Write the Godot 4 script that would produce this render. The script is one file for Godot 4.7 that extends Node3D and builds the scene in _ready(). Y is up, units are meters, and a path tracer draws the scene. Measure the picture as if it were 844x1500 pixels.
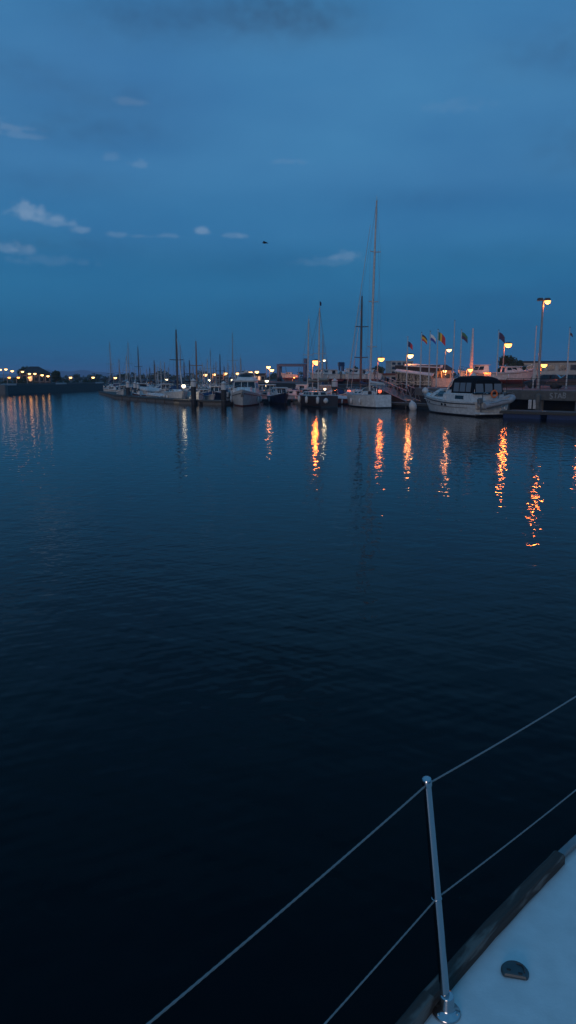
extends Node3D
# A marina at dusk, seen from the side deck of a moored yacht. Metres, y up, water at y = 0.

class Shape:
	var st := SurfaceTool.new()
	var v := PackedVector3Array()
	var g := PackedInt32Array()

	func _init():
		st.begin(Mesh.PRIMITIVE_TRIANGLES)

	func tri(a: Vector3, b: Vector3, c: Vector3, s := -1):
		v.append(a); v.append(b); v.append(c); g.append(s)

	func quad(a: Vector3, b: Vector3, c: Vector3, d: Vector3, s := -1):
		tri(a, b, c, s); tri(a, c, d, s)

	# turns a closed piece so that its faces look outwards, and adds it
	func done(closed := true):
		var flip := false
		if closed and v.size() > 0:
			var m := Vector3.ZERO
			for p in v: m += p
			m /= v.size()
			var vol := 0.0
			for i in range(0, v.size(), 3):
				vol += (v[i] - m).dot((v[i + 1] - m).cross(v[i + 2] - m))
			flip = vol > 0.0
		for i in range(0, v.size(), 3):
			st.set_smooth_group(g[i / 3])
			st.add_vertex(v[i])
			st.add_vertex(v[i + 2] if flip else v[i + 1])
			st.add_vertex(v[i + 1] if flip else v[i + 2])
		v.clear(); g.clear()

	# eight corners: four below (in a circle), four above in the same order
	func hexa(p: Array):
		quad(p[0], p[1], p[2], p[3]); quad(p[4], p[7], p[6], p[5])
		for i in 4:
			var j := (i + 1) % 4
			quad(p[i], p[i + 4], p[j + 4], p[j])
		done()

	func box(c: Vector3, s: Vector3, b := Basis.IDENTITY):
		var p := []
		for y in [-0.5, 0.5]:
			for q in [[-0.5, -0.5], [0.5, -0.5], [0.5, 0.5], [-0.5, 0.5]]:
				p.append(c + b * (Vector3(q[0], y, q[1]) * s))
		hexa(p)

	# a box with bevelled edges round its upright faces and its top
	func slab(c: Vector3, s: Vector3, e: float, b := Basis.IDENTITY):
		var rings := []
		for k in [[-0.5, 0.0], [0.5, 0.0], [0.5, 1.0]]:
			var r := []
			var h: Vector3 = s * 0.5 - Vector3(e, 0, e) * k[1]
			var y: float = s.y * k[0] + (0.0 if k[1] > 0.0 or k[0] < 0.0 else -e)
			for q in [[-1, -1], [1, -1], [1, 1], [-1, 1]]:
				for t in [0, 1]:
					var first: bool = (t == 0) == (q[0] == q[1])
					var dx: float = 0.0 if first else e
					var dz: float = e if first else 0.0
					r.append(c + b * Vector3(q[0] * (h.x - dx), y, q[1] * (h.z - dz)))
			rings.append(r)
		loft(rings, [-1])

	func loft(rings: Array, groups := [0], caps := true):
		var n: int = rings[0].size()
		for i in rings.size() - 1:
			for j in n:
				var k := (j + 1) % n
				quad(rings[i][j], rings[i + 1][j], rings[i + 1][k], rings[i][k], groups[j % groups.size()])
		if caps:
			for e in [0, rings.size() - 1]:
				var m := Vector3.ZERO
				for p in rings[e]: m += p
				m /= n
				for j in n:
					var k := (j + 1) % n
					if e == 0: tri(m, rings[e][j], rings[e][k])
					else: tri(m, rings[e][k], rings[e][j])
		done()

	# a round bar through points; r is one radius or one for each point
	func tube(pts: Array, r, n := 8):
		var rings := []
		for i in pts.size():
			var d: Vector3 = (pts[mini(i + 1, pts.size() - 1)] - pts[maxi(i - 1, 0)]).normalized()
			var a := d.cross(Vector3.UP if absf(d.y) < 0.9 else Vector3.RIGHT).normalized()
			var b := a.cross(d)
			var ring := []
			var rad: float = r[i] if r is Array else r
			for k in n:
				var t := TAU * k / n
				ring.append(pts[i] + (a * cos(t) + b * sin(t)) * rad)
			rings.append(ring)
		loft(rings)

	# profile of (radius, height) turned round the upright axis
	func lathe(prof: Array, at: Vector3, n := 16, b := Basis.IDENTITY):
		var rings := []
		for q in prof:
			var ring := []
			for k in n:
				var t := TAU * k / n
				ring.append(at + b * Vector3(cos(t) * q.x, q.y, sin(t) * q.x))
			rings.append(ring)
		loft(rings)

	func torus(at: Vector3, R: float, r: float, b := Basis.IDENTITY, n := 20, m := 8):
		for i in n:
			for j in m:
				var q := []
				for e in [[0, 0], [1, 0], [1, 1], [0, 1]]:
					var t: float = TAU * (i + e[0]) / n
					var s: float = TAU * (j + e[1]) / m
					q.append(at + b * Vector3((R + r * cos(s)) * cos(t), r * sin(s), (R + r * cos(s)) * sin(t)))
				quad(q[0], q[1], q[2], q[3], 0)
		done()

	# a plate on the face a-b-c-d (a-b below, d-c above), between u0..u1 and v0..v1, standing t proud and as deep behind
	func plate(f: Array, u0: float, u1: float, v0: float, v1: float, t: float):
		var at := func(u, w): return f[0].lerp(f[1], u).lerp(f[3].lerp(f[2], u), w)
		var o: Vector3 = (f[1] - f[0]).cross(f[3] - f[0]).normalized() * t
		var q := [at.call(u0, v0), at.call(u1, v0), at.call(u1, v1), at.call(u0, v1)]
		hexa([q[0] - o, q[1] - o, q[2] - o, q[3] - o, q[0] + o, q[1] + o, q[2] + o, q[3] + o])

	func mesh() -> ArrayMesh:
		if v.size(): done(false)
		st.generate_normals()
		return st.commit()


var names := {}
var mats := {}
var rng := RandomNumberGenerator.new()
var grime: NoiseTexture2D
var faint: NoiseTexture2D
var grain: NoiseTexture2D
var speckle: NoiseTexture2D


func numbered(called: String) -> String:
	var n: int = names.get(called, 0)
	names[called] = n + 1
	return called if n == 0 else "%s_%03d" % [called, n]


func tag(o: Node3D, label: String, category := "", group := "", kind := ""):
	if label: o.set_meta("label", label)
	if category: o.set_meta("category", category)
	if group: o.set_meta("group", group)
	if kind: o.set_meta("kind", kind)


func thing(called: String, label: String, category: String, at := Vector3.ZERO, turn := 0.0, group := "") -> Node3D:
	var o := Node3D.new()
	o.name = numbered(called)
	add_child(o)
	o.position = at
	o.rotation_degrees.y = turn
	tag(o, label, category, group)
	return o


func part(s: Shape, called: String, m: Material, parent: Node3D = self, label := "") -> MeshInstance3D:
	var o := MeshInstance3D.new()
	o.name = numbered(called) if parent == self else called
	o.mesh = s.mesh()
	o.material_override = m
	parent.add_child(o, true)
	if label: o.set_meta("label", label)
	return o


func noise(freq: float, lo: float, hi: float, seed_: int, octaves := 4, size := 512) -> NoiseTexture2D:
	var f := FastNoiseLite.new()
	f.noise_type = FastNoiseLite.TYPE_SIMPLEX_SMOOTH
	f.seed = seed_
	f.frequency = freq
	f.fractal_octaves = octaves
	var t := NoiseTexture2D.new()
	t.width = size; t.height = size
	t.seamless = true
	t.noise = f
	var ramp := Gradient.new()
	ramp.set_color(0, Color(lo, lo, lo)); ramp.set_color(1, Color(hi, hi, hi))
	t.color_ramp = ramp
	return t


# base colour in linear values; wear: how many times a metre the stained pattern repeats
func mat(called: String, r: float, g: float, b: float, rough := 0.6, metal := 0.0, wear := 0.0) -> StandardMaterial3D:
	if mats.has(called): return mats[called]
	var m := StandardMaterial3D.new()
	m.resource_name = called
	m.albedo_color = Color(r, g, b).linear_to_srgb()
	m.roughness = rough
	m.metallic = metal
	m.cull_mode = BaseMaterial3D.CULL_DISABLED
	if wear > 0.0:
		m.albedo_texture = grime
		m.uv1_triplanar = true
		m.uv1_world_triplanar = true
		m.uv1_scale = Vector3.ONE * wear
	mats[called] = m
	return m


func glow(called: String, c: Color, energy: float) -> StandardMaterial3D:
	if mats.has(called): return mats[called]
	var m := mat(called, 0.8, 0.8, 0.75, 0.4)
	m.emission_enabled = true
	m.emission = c
	m.emission_energy_multiplier = energy
	return m


func glass(called: String, r: float, g: float, b: float, alpha: float) -> StandardMaterial3D:
	if mats.has(called): return mats[called]
	var m := mat(called, r, g, b, 0.04)
	m.transparency = BaseMaterial3D.TRANSPARENCY_ALPHA
	m.albedo_color.a = alpha
	return m


func _ready():
	rng.seed = 20
	camera_and_sky()
	grime = noise(0.012, 0.72, 1.0, 3, 5)
	faint = noise(0.014, 0.92, 1.0, 13, 5)
	grain = noise(0.03, 0.0, 1.0, 5, 4)
	speckle = noise(0.12, 0.0, 1.0, 8, 2)
	materials()
	water()
	land()
	own_yacht()
	list_of_things()
	print("built")


func camera_and_sky():
	var cam := Camera3D.new()
	cam.name = "camera"
	add_child(cam)
	cam.position = Vector3(0, 3.2, 0)
	cam.rotation_degrees.x = -10.36
	cam.fov = 69.4
	cam.near = 0.05
	cam.far = 12000.0
	cam.current = true
	var e := Environment.new()
	e.background_mode = Environment.BG_SKY
	e.tonemap_mode = Environment.TONE_MAPPER_LINEAR
	e.tonemap_exposure = 1.0
	e.fog_enabled = true   # thin evening haze over the far hills
	e.fog_density = 0.0003
	e.fog_light_color = Color(0.75, 0.85, 1.0)
	e.sdfgi_enabled = true
	e.ssao_enabled = true
	e.ssil_enabled = true
	var sky := Sky.new()
	var pm := PanoramaSkyMaterial.new()
	pm.panorama = dusk_sky()
	sky.sky_material = pm
	e.sky = sky
	e.sky_rotation = Vector3(0, PI, 0)   # the picture's middle lies ahead, its seam behind
	var we := WorldEnvironment.new()
	we.name = "world_environment"
	we.environment = e
	add_child(we)
	# the afterglow of the set sun, low behind the viewer: weak and very soft
	var sun := DirectionalLight3D.new()
	sun.name = "afterglow"
	sun.light_energy = 0.26
	sun.light_color = Color(1.0, 0.90, 0.84)
	sun.light_angular_distance = 24.0
	sun.shadow_enabled = true
	sun.rotation_degrees = Vector3(-7, -22, 0)
	add_child(sun)


# air and clouds only: a blue dusk, paler overhead, with soft dark cloud banks and a few small puffs
func dusk_sky() -> ImageTexture:
	var w := 1024
	var h := 512
	var keys := [[0.0, Color(0.019, 0.112, 0.246)], [3.0, Color(0.018, 0.120, 0.262)], [7.0, Color(0.023, 0.144, 0.312)], [11.0, Color(0.038, 0.177, 0.375)], [15.0, Color(0.050, 0.196, 0.406)],
		[21.0, Color(0.054, 0.204, 0.418)], [27.0, Color(0.044, 0.192, 0.400)], [45.0, Color(0.054, 0.212, 0.430)], [90.0, Color(0.056, 0.218, 0.440)]]
	var f := FastNoiseLite.new()
	f.seed = 41
	f.frequency = 1.0
	f.fractal_octaves = 5
	f.noise_type = FastNoiseLite.TYPE_SIMPLEX_SMOOTH
	var im := Image.create_empty(w, h, false, Image.FORMAT_RGBF)
	im.fill(Color(0.02, 0.06, 0.12))
	for y in h / 2 + 2:
		var el := 90.0 - (y + 0.5) * 180.0 / h
		var c: Color = keys[0][1]
		for k in keys.size() - 1:
			if el >= keys[k][0]:
				c = keys[k][1].lerp(keys[k + 1][1], smoothstep(0.0, 1.0, (el - keys[k][0]) / (keys[k + 1][0] - keys[k][0])))
		var se := sin(deg_to_rad(el))
		var ce := cos(deg_to_rad(el))
		for x in w:
			var az := (float(x) + 0.5) / w * TAU - PI
			var d := Vector3(sin(az) * ce, se * 2.6, -cos(az) * ce)
			var n := f.get_noise_3dv(d * 1.7)
			var n2 := f.get_noise_3dv(Vector3(d.x * 4.0, d.y * 6.0, d.z * 4.0) + Vector3(9, 3, 1))
			var k := 1.0 + 0.2 * n + 0.07 * n2
			im.set_pixel(x, y, Color(c.r * (k + 0.05 * n2), c.g * k, c.b * (k * 0.6 + 0.4)))
	im.resize(4096, 2048, Image.INTERPOLATE_CUBIC)
	# clouds: azimuth, elevation, half width, half height in degrees, strength (below 0 darker than the air round it)
	var puffs := [[-18.5, 11.25, 1.15, 0.62, 0.62], [-17.9, 10.85, 1.7, 0.4, 0.42], [-16.6, 10.6, 1.5, 0.4, 0.4], [-15.0, 10.15, 0.75, 0.3, 0.42], [-12.3, 9.95, 0.9, 0.22, 0.26], [-10.6, 9.9, 0.7, 0.15, 0.18], [-8.8, 10.0, 1.1, 0.18, 0.26], [-6.25, 10.35, 0.62, 0.32, 0.6],
		[-4.0, 10.1, 0.8, 0.2, 0.28], [-3.3, 10.1, 0.5, 0.2, 0.2], [4.1, 8.7, 1.1, 0.45, 0.34], [3.0, 8.3, 2.6, 0.4, 0.14], [-20.3, 8.75, 1.9, 0.5, 0.34], [-18.9, 8.6, 0.9, 0.4, 0.28], [-17.0, 8.0, 3.0, 0.4, 0.12], [-20.4, 16.2, 2.6, 0.3, 0.32], [-18.6, 15.8, 1.6, 0.25, 0.24], [-21.5, 16.7, 2.0, 0.3, 0.2], [-11.2, 18.3, 1.1, 0.3, 0.22],
		[-10.6, 14.6, 0.8, 0.3, 0.26], [-12.5, 14.9, 0.6, 0.35, 0.18], [0.2, 15.0, 1.4, 0.25, 0.16], [12.0, 18.0, 2.4, 0.5, 0.1], [-21.8, 10.3, 1.0, 0.4, 0.2],
		[-1.0, 23.6, 6.5, 1.7, -0.36], [2.6, 22.9, 2.6, 0.9, -0.16], [-10.0, 23.0, 6.0, 1.6, -0.2], [-13.0, 18.6, 5.0, 1.0, -0.14], [-14.0, 16.6, 6.5, 1.3, -0.16], [-19.0, 19.6, 4.0, 1.2, -0.14], [-16.0, 13.2, 6.0, 1.0, -0.08], [19.0, 20.5, 5.5, 1.8, -0.16], [21.0, 15.0, 5.0, 2.4, -0.15], [9.0, 12.5, 6.0, 0.8, -0.06], [-17.0, 9.2, 8.0, 0.9, -0.1], [-3.0, 8.2, 12.0, 1.2, -0.07], [10.0, 5.5, 12.0, 1.1, -0.06], [17.0, 8.5, 8.0, 1.0, -0.07]]
	var r := RandomNumberGenerator.new()
	r.seed = 5
	for i in 70:   # the same kinds of cloud all round the sky
		var az := r.randf_range(35.0, 325.0)
		if az > 180.0: az -= 360.0
		if r.randf() < 0.55: puffs.append([az, r.randf_range(8.0, 17.0), r.randf_range(0.9, 3.2), r.randf_range(0.35, 0.9), r.randf_range(0.15, 0.5)])
		else: puffs.append([az, r.randf_range(6.0, 45.0), r.randf_range(5.0, 9.0), r.randf_range(0.9, 2.0), r.randf_range(-0.2, -0.06)])
	for p in puffs:
		var stretch := 1.0 / cos(deg_to_rad(p[1]))
		var soft: bool = p[4] < 0.0
		var x0 := int((p[0] - p[2] * 2.2 * stretch + 180.0) / 360.0 * 4096)
		var x1 := int((p[0] + p[2] * 2.2 * stretch + 180.0) / 360.0 * 4096)
		for y in range(int((90.0 - p[1] - p[3] * 2.4) / 180.0 * 2048), int((90.0 - p[1] + p[3] * 2.4) / 180.0 * 2048)):
			for xx in range(x0, x1):
				var az := (xx + 0.5) / 4096.0 * 360.0 - 180.0
				var el := 90.0 - (y + 0.5) / 2048.0 * 180.0
				var u: float = (az - p[0]) / (p[2] * stretch)
				var q: float = (el - p[1]) / p[3]
				var n := f.get_noise_3d(az * (0.5 if soft else 0.9), el * (0.8 if soft else 1.5), p[0] * 0.3)
				var fall := exp(-(u * u + q * q * (1.0 if q > 0.0 or soft else 1.8)) * (1.5 if soft else 0.8))
				var a := 0.0
				if soft: a = fall * (1.0 + 0.8 * n)
				else: a = smoothstep(0.3, 0.9, fall + 0.75 * n * sqrt(fall))
				a *= p[4]
				if absf(a) < 0.002: continue
				var x := posmod(xx, 4096)
				var c := im.get_pixel(x, y)
				if soft: c = Color(c.r * (1.0 + a * 0.5), c.g * (1.0 + a * 0.85), c.b * (1.0 + a * 0.85))
				else: c = c.lerp(Color(0.185, 0.305, 0.475), a)
				im.set_pixel(x, y, c)
	return ImageTexture.create_from_image(im)

func materials():
	mat("white gelcoat", 0.66, 0.67, 0.66, 0.28, 0.0, 0.35)
	mat("aged white gelcoat", 0.5, 0.51, 0.5, 0.4, 0.0, 0.5)
	mat("cream paint", 0.55, 0.5, 0.42, 0.45, 0.0, 0.5)
	mat("deck grey", 0.42, 0.43, 0.42, 0.6, 0.0, 0.7)
	mat("navy paint", 0.012, 0.02, 0.06, 0.3, 0.0, 0.4)
	mat("boot stripe black", 0.012, 0.013, 0.016, 0.5)
	mat("antifouling red", 0.12, 0.025, 0.018, 0.6)
	mat("antifouling blue", 0.015, 0.04, 0.12, 0.6)
	mat("varnished brown planking", 0.032, 0.012, 0.008, 0.6, 0.0, 0.9)
	mat("tinted window", 0.008, 0.01, 0.013, 0.05)
	mat("black canvas", 0.012, 0.013, 0.017, 0.8, 0.0, 0.8)
	mat("blue canvas", 0.02, 0.05, 0.13, 0.85, 0.0, 0.8)
	mat("beige canvas", 0.3, 0.26, 0.2, 0.85, 0.0, 0.8)
	mat("white canvas", 0.6, 0.61, 0.62, 0.8, 0.0, 0.8)
	mat("grey alloy spar", 0.3, 0.31, 0.32, 0.4, 0.4, 0.6)
	mat("dark alloy spar", 0.035, 0.038, 0.042, 0.45, 0.3)
	mat("white spar", 0.55, 0.55, 0.55, 0.4, 0.0, 0.5)
	mat("varnished spar", 0.22, 0.11, 0.05, 0.4, 0.0, 0.8)
	mat("rigging wire", 0.16, 0.16, 0.17, 0.4, 0.8)
	mat("stainless", 0.46, 0.47, 0.49, 0.16, 1.0)
	mat("fender white", 0.62, 0.63, 0.64, 0.5, 0.0, 1.2)
	mat("black rubber", 0.012, 0.012, 0.013, 0.7)
	mat("orange buoy", 0.6, 0.12, 0.02, 0.5)
	mat("outboard grey", 0.09, 0.095, 0.1, 0.4)
	mat("grey inflatable fabric", 0.36, 0.36, 0.38, 0.6, 0.0, 1.0)
	mat("pile steel", 0.018, 0.018, 0.02, 0.7, 0.0, 0.6)
	mat("pile white", 0.62, 0.62, 0.62, 0.5, 0.0, 1.0)
	mat("pontoon timber", 0.06, 0.054, 0.047, 0.85, 0.0, 0.9)
	mat("pontoon concrete", 0.16, 0.16, 0.155, 0.9, 0.0, 0.9)
	mat("blue float", 0.008, 0.03, 0.11, 0.5, 0.0, 0.7)
	mat("dark galvanised steel", 0.1, 0.105, 0.11, 0.5, 0.5, 0.6)
	mat("galvanised steel", 0.3, 0.31, 0.32, 0.5, 0.5, 0.6)
	mat("quay concrete", 0.12, 0.117, 0.11, 0.9, 0.0, 0.25)
	mat("pale graffiti paint", 0.3, 0.31, 0.31, 0.8, 0.0, 1.5)
	mat("asphalt", 0.05, 0.05, 0.052, 0.9, 0.0, 0.2)
	mat("embankment stone", 0.026, 0.027, 0.026, 0.95, 0.0, 0.3)
	mat("dark grass", 0.016, 0.02, 0.011, 1.0, 0.0, 0.15)
	mat("pale wall", 0.5, 0.47, 0.43, 0.85, 0.0, 0.12)
	mat("grey wall", 0.3, 0.29, 0.28, 0.85, 0.0, 0.12)
	mat("brown wall", 0.16, 0.12, 0.1, 0.85, 0.0, 0.12)
	mat("dark roof", 0.035, 0.03, 0.03, 0.8, 0.0, 0.2)
	mat("red roof", 0.2, 0.06, 0.04, 0.8, 0.0, 0.3)
	mat("lift blue", 0.012, 0.045, 0.13, 0.5, 0.0, 0.5)
	mat("bark", 0.06, 0.045, 0.035, 0.95)
	mat("leaves", 0.03, 0.05, 0.018, 0.8)
	mat("car paint", 0.02, 0.022, 0.028, 0.25)
	mat("hill", 0.035, 0.045, 0.028, 1.0, 0.0, 0.002)
	mat("gull", 0.03, 0.03, 0.035, 0.8)
	for c in ["black canvas", "blue canvas"]: mats[c].metallic_specular = 0.2
	for c in [["flag red", 0.5, 0.02, 0.02], ["flag green", 0.0, 0.14, 0.05], ["flag yellow", 0.7, 0.45, 0.02], ["flag black", 0.01, 0.01, 0.012], ["flag blue", 0.01, 0.05, 0.3], ["flag white", 0.7, 0.7, 0.7], ["flag navy", 0.004, 0.01, 0.06]]:
		var m := mat(c[0], c[1], c[2], c[3], 0.85)
		m.backlight_enabled = true
		m.backlight = Color(0.35, 0.35, 0.35)
	# own deck: gelcoat with fine moulded grip
	var d := mat("own deck gelcoat", 0.66, 0.66, 0.645, 0.42, 0.0, 1.3)
	d.albedo_texture = faint
	d.heightmap_enabled = true
	d.heightmap_texture = speckle
	d.heightmap_scale = 0.035
	# toe rail: old teak with long grain, silvered where it is worn
	var t := mat("weathered teak", 1.0, 1.0, 1.0, 0.8)
	t.albedo_texture = teak()
	t.heightmap_enabled = true
	t.heightmap_texture = grain
	t.heightmap_scale = 0.15
	var w := mat("twisted lifeline", 0.2, 0.21, 0.21, 0.5, 0.2)
	w.uv1_triplanar = true


func teak() -> ImageTexture:
	var f := FastNoiseLite.new()
	f.seed = 12
	f.frequency = 0.02
	f.fractal_octaves = 4
	var im := Image.create_empty(1024, 128, false, Image.FORMAT_RGB8)
	for y in 128:
		for x in 1024:
			var n := f.get_noise_2d(x * 0.25, y * 3.0) * 0.5 + 0.5
			var worn := smoothstep(0.52, 0.72, f.get_noise_2d(x * 0.35 + 700.0, y * 0.9) * 0.5 + 0.5)
			var c := Color(0.022, 0.016, 0.014).lerp(Color(0.05, 0.038, 0.032), n)
			c = c.lerp(Color(0.15, 0.14, 0.125), worn * 0.7)
			im.set_pixel(x, y, c.linear_to_srgb())
	return ImageTexture.create_from_image(im)


# small wind ripples: 56 waves that fit a 20 m tile, as surface normals
func ripples() -> ImageTexture:
	var n := 1024
	var size := 20.0
	var r := RandomNumberGenerator.new()
	r.seed = 77
	var table := PackedFloat32Array()
	table.resize(n)
	for i in n: table[i] = cos(TAU * i / n)
	var kx := PackedInt32Array(); var kz := PackedInt32Array(); var ph := PackedInt32Array()
	var ax := PackedFloat32Array(); var az := PackedFloat32Array()
	var total := 0.0
	for i in 56:
		var wave := 0.13 * pow(1.5 / 0.13, pow((i + r.randf()) / 56.0, 1.2))
		var dir := deg_to_rad(62.0) + r.randfn(0.0, 0.9)
		var k := size / wave
		var a := int(round(k * cos(dir))); var b := int(round(k * sin(dir)))
		if a == 0 and b == 0: b = 5
		var s := r.randf_range(0.6, 1.3) * pow(clampf(0.4 / wave, 0.2, 1.2), 0.3)
		var len := sqrt(float(a * a + b * b))
		kx.append(a); kz.append(b); ph.append(r.randi() % n)
		ax.append(s * a / len); az.append(s * b / len)
		total += s * s / 2.0
	var scale := 0.25 / sqrt(total)   # slopes are stored eight or so times too steep; normal_scale takes that back
	var data := PackedFloat32Array()
	data.resize(n * n * 3)
	var m := kx.size()
	var at := 0
	for j in n:
		for i in n:
			var sx := 0.0
			var sz := 0.0
			for w in m:
				var c := table[(kx[w] * i + kz[w] * j + ph[w]) & 1023]
				sx += ax[w] * c
				sz += az[w] * c
			var v := Vector3(-sx * scale, sz * scale, 1.0).normalized()
			data[at] = v.x * 0.5 + 0.5
			data[at + 1] = v.y * 0.5 + 0.5
			data[at + 2] = v.z * 0.5 + 0.5
			at += 3
	return ImageTexture.create_from_image(Image.create_from_data(n, n, false, Image.FORMAT_RGBF, data.to_byte_array()))


func water():
	var m := mat("harbour water", 0.001, 0.004, 0.006, 0.03)
	m.metallic_specular = 0.155
	m.normal_enabled = true
	m.normal_texture = ripples()
	m.normal_scale = 0.098
	m.uv1_scale = Vector3(10400.0 / 20.0, 10400.0 / 20.0, 1)
	var o := MeshInstance3D.new()
	o.name = "water"
	var p := PlaneMesh.new()
	p.size = Vector2(10400, 10400)
	o.mesh = p
	o.material_override = m
	o.rotation_degrees.y = 17.0
	o.set_meta("kind", "structure")
	add_child(o)


# a sheet of ground with upright or sloping sides down into the water; pts run round as (x, z)
func ground_sheet(called: String, pts: Array, top: float, slope: float, m: Material, side: Material):
	var poly := PackedVector2Array()
	for p in pts: poly.append(Vector2(p[0], p[1]))
	var idx := Geometry2D.triangulate_polygon(poly)
	var s := Shape.new()
	for i in range(0, idx.size(), 3):
		var q := []
		for k in 3: q.append(Vector3(poly[idx[i + k]].x, top, poly[idx[i + k]].y))
		if (q[1] - q[0]).cross(q[2] - q[0]).y > 0.0: s.tri(q[0], q[2], q[1])
		else: s.tri(q[0], q[1], q[2])
	s.done(false)
	var o := part(s, called, m)
	o.set_meta("kind", "structure")
	var b := Shape.new()
	var n := poly.size()
	var wide := PackedVector2Array()
	var turn := 0.0
	for i in n: turn += poly[i].cross(poly[(i + 1) % n])
	for i in n:
		var e := (poly[(i + 1) % n] - poly[(i + n - 1) % n]).normalized()
		wide.append(poly[i] + Vector2(e.y, -e.x) * slope * signf(turn))
	for i in n:
		var j := (i + 1) % n
		b.quad(Vector3(poly[i].x, top, poly[i].y), Vector3(poly[j].x, top, poly[j].y), Vector3(wide[j].x, -0.6, wide[j].y), Vector3(wide[i].x, -0.6, wide[i].y))
	b.done(false)
	part(b, "edge", side, o)


func land():
	# the marina's shore, from the quay at one side back to the far berths
	ground_sheet("ground", [[36.950, -60], [28.655, -66], [21.374, -74], [16.237, -82], [15.187, -88], [12.171, -100], [6.427, -122], [-2.997, -150], [-14.874, -178], [-44.765, -222],
		[-64.308, -300], [-90, -420], [-600, -700], [-1600, -1500], [1600, -1500], [900, -200]], 2.0, 0.0, mats["asphalt"], mats["embankment stone"])
	# the embankment across the channel
	ground_sheet("embankment", [[-140, -20], [-61.767, -121], [-53.663, -140], [-50.945, -164], [-47.577, -194], [-65.852, -290], [-108, -420], [-640, -700], [-900, -400]], 1.55, 1.9, mats["dark grass"], mats["embankment stone"])
	# a stone parapet along the embankment's top
	var pts := [Vector3(-62.788, 1.55, -123), Vector3(-54.429, 1.55, -142), Vector3(-51.566, 1.55, -166), Vector3(-48.246, 1.55, -196)]
	var wall := thing("parapet_wall", "low pale stone parapet along the top of the far embankment", "wall", pts[1])
	for i in 3:
		var s := Shape.new()
		var d: Vector3 = pts[i + 1] - pts[i]
		var k := int(d.length() / 6.0)
		for j in k:
			var b := Shape.new()
			b.slab((pts[i] + d * (j + 0.5) / k) - pts[1] + Vector3(0, 0.16, 0), Vector3(d.length() / k - 0.08, 0.34, 0.4), 0.04, Basis(Vector3.UP, atan2(-d.z, d.x)))
			part(b, "coping_block", mats["aged white gelcoat"] if j % 4 == 0 else mats["quay concrete"], wall)
	var blk := thing("abutment", "pale concrete abutment block at the foot of the far embankment", "abutment", Vector3(-52.645, -0.5, -138.5))
	var q := Shape.new()
	q.slab(Vector3(-1.2, 1.15, 0), Vector3(3.6, 2.3, 2.6), 0.15, Basis(Vector3.UP, 0.2))
	part(q, "block", mats["pontoon concrete"], blk)
	# hills beyond
	var hl := Shape.new()
	var ridge := []
	for i in 61:
		var px := -30.0 + i * 5.0
		var t := (px - 105.0) / 60.0
		var y: float = 13.0 + 22.0 * exp(-t * t) + 12.0 * exp(-pow((px - 60.0) / 30.0, 2.0)) + 5.0 * sin(px * 0.11) + 3.0 * sin(px * 0.31 + 1.0)
		ridge.append(Vector3((px - 422.0) * 0.908 * 4.2, y, -4200.0 - 200.0 * sin(px * 0.05)))
	for i in 60:
		var a: Vector3 = ridge[i]
		var b: Vector3 = ridge[i + 1]
		var af := Vector3(a.x, -1, a.z + 350.0); var bf := Vector3(b.x, -1, b.z + 350.0)
		var ab := Vector3(a.x, -1, a.z - 500.0); var bb := Vector3(b.x, -1, b.z - 500.0)
		hl.quad(af, a, b, bf, 0)
		hl.quad(a, ab, bb, b, 0)
	hl.done(false)
	var ho := part(hl, "hill", mats["hill"])
	ho.set_meta("kind", "structure")


# the yacht the viewer stands on: its port side deck, toe rail, stanchions and lifelines. s runs forward along the deck's edge, in metres
func edge_at(s: float) -> Array:
	var p := Vector2(0.382, -1.637)
	var steps := int(ceil(absf(s) / 0.05)) + 1
	var ds := s / steps
	for i in steps:
		var al := deg_to_rad(48.6 - (5.1 if s > 0.0 else 1.2) * (i + 0.5) * ds)
		p += Vector2(cos(al), -sin(al)) * ds
	var a := deg_to_rad(48.6 - (5.1 if s > 0.0 else 1.2) * s)
	return [Vector3(p.x, 1.6, p.y), Vector3(sin(a), 0, cos(a)), Vector3(cos(a), 0, -sin(a))]   # place, inboard, forward


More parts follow.
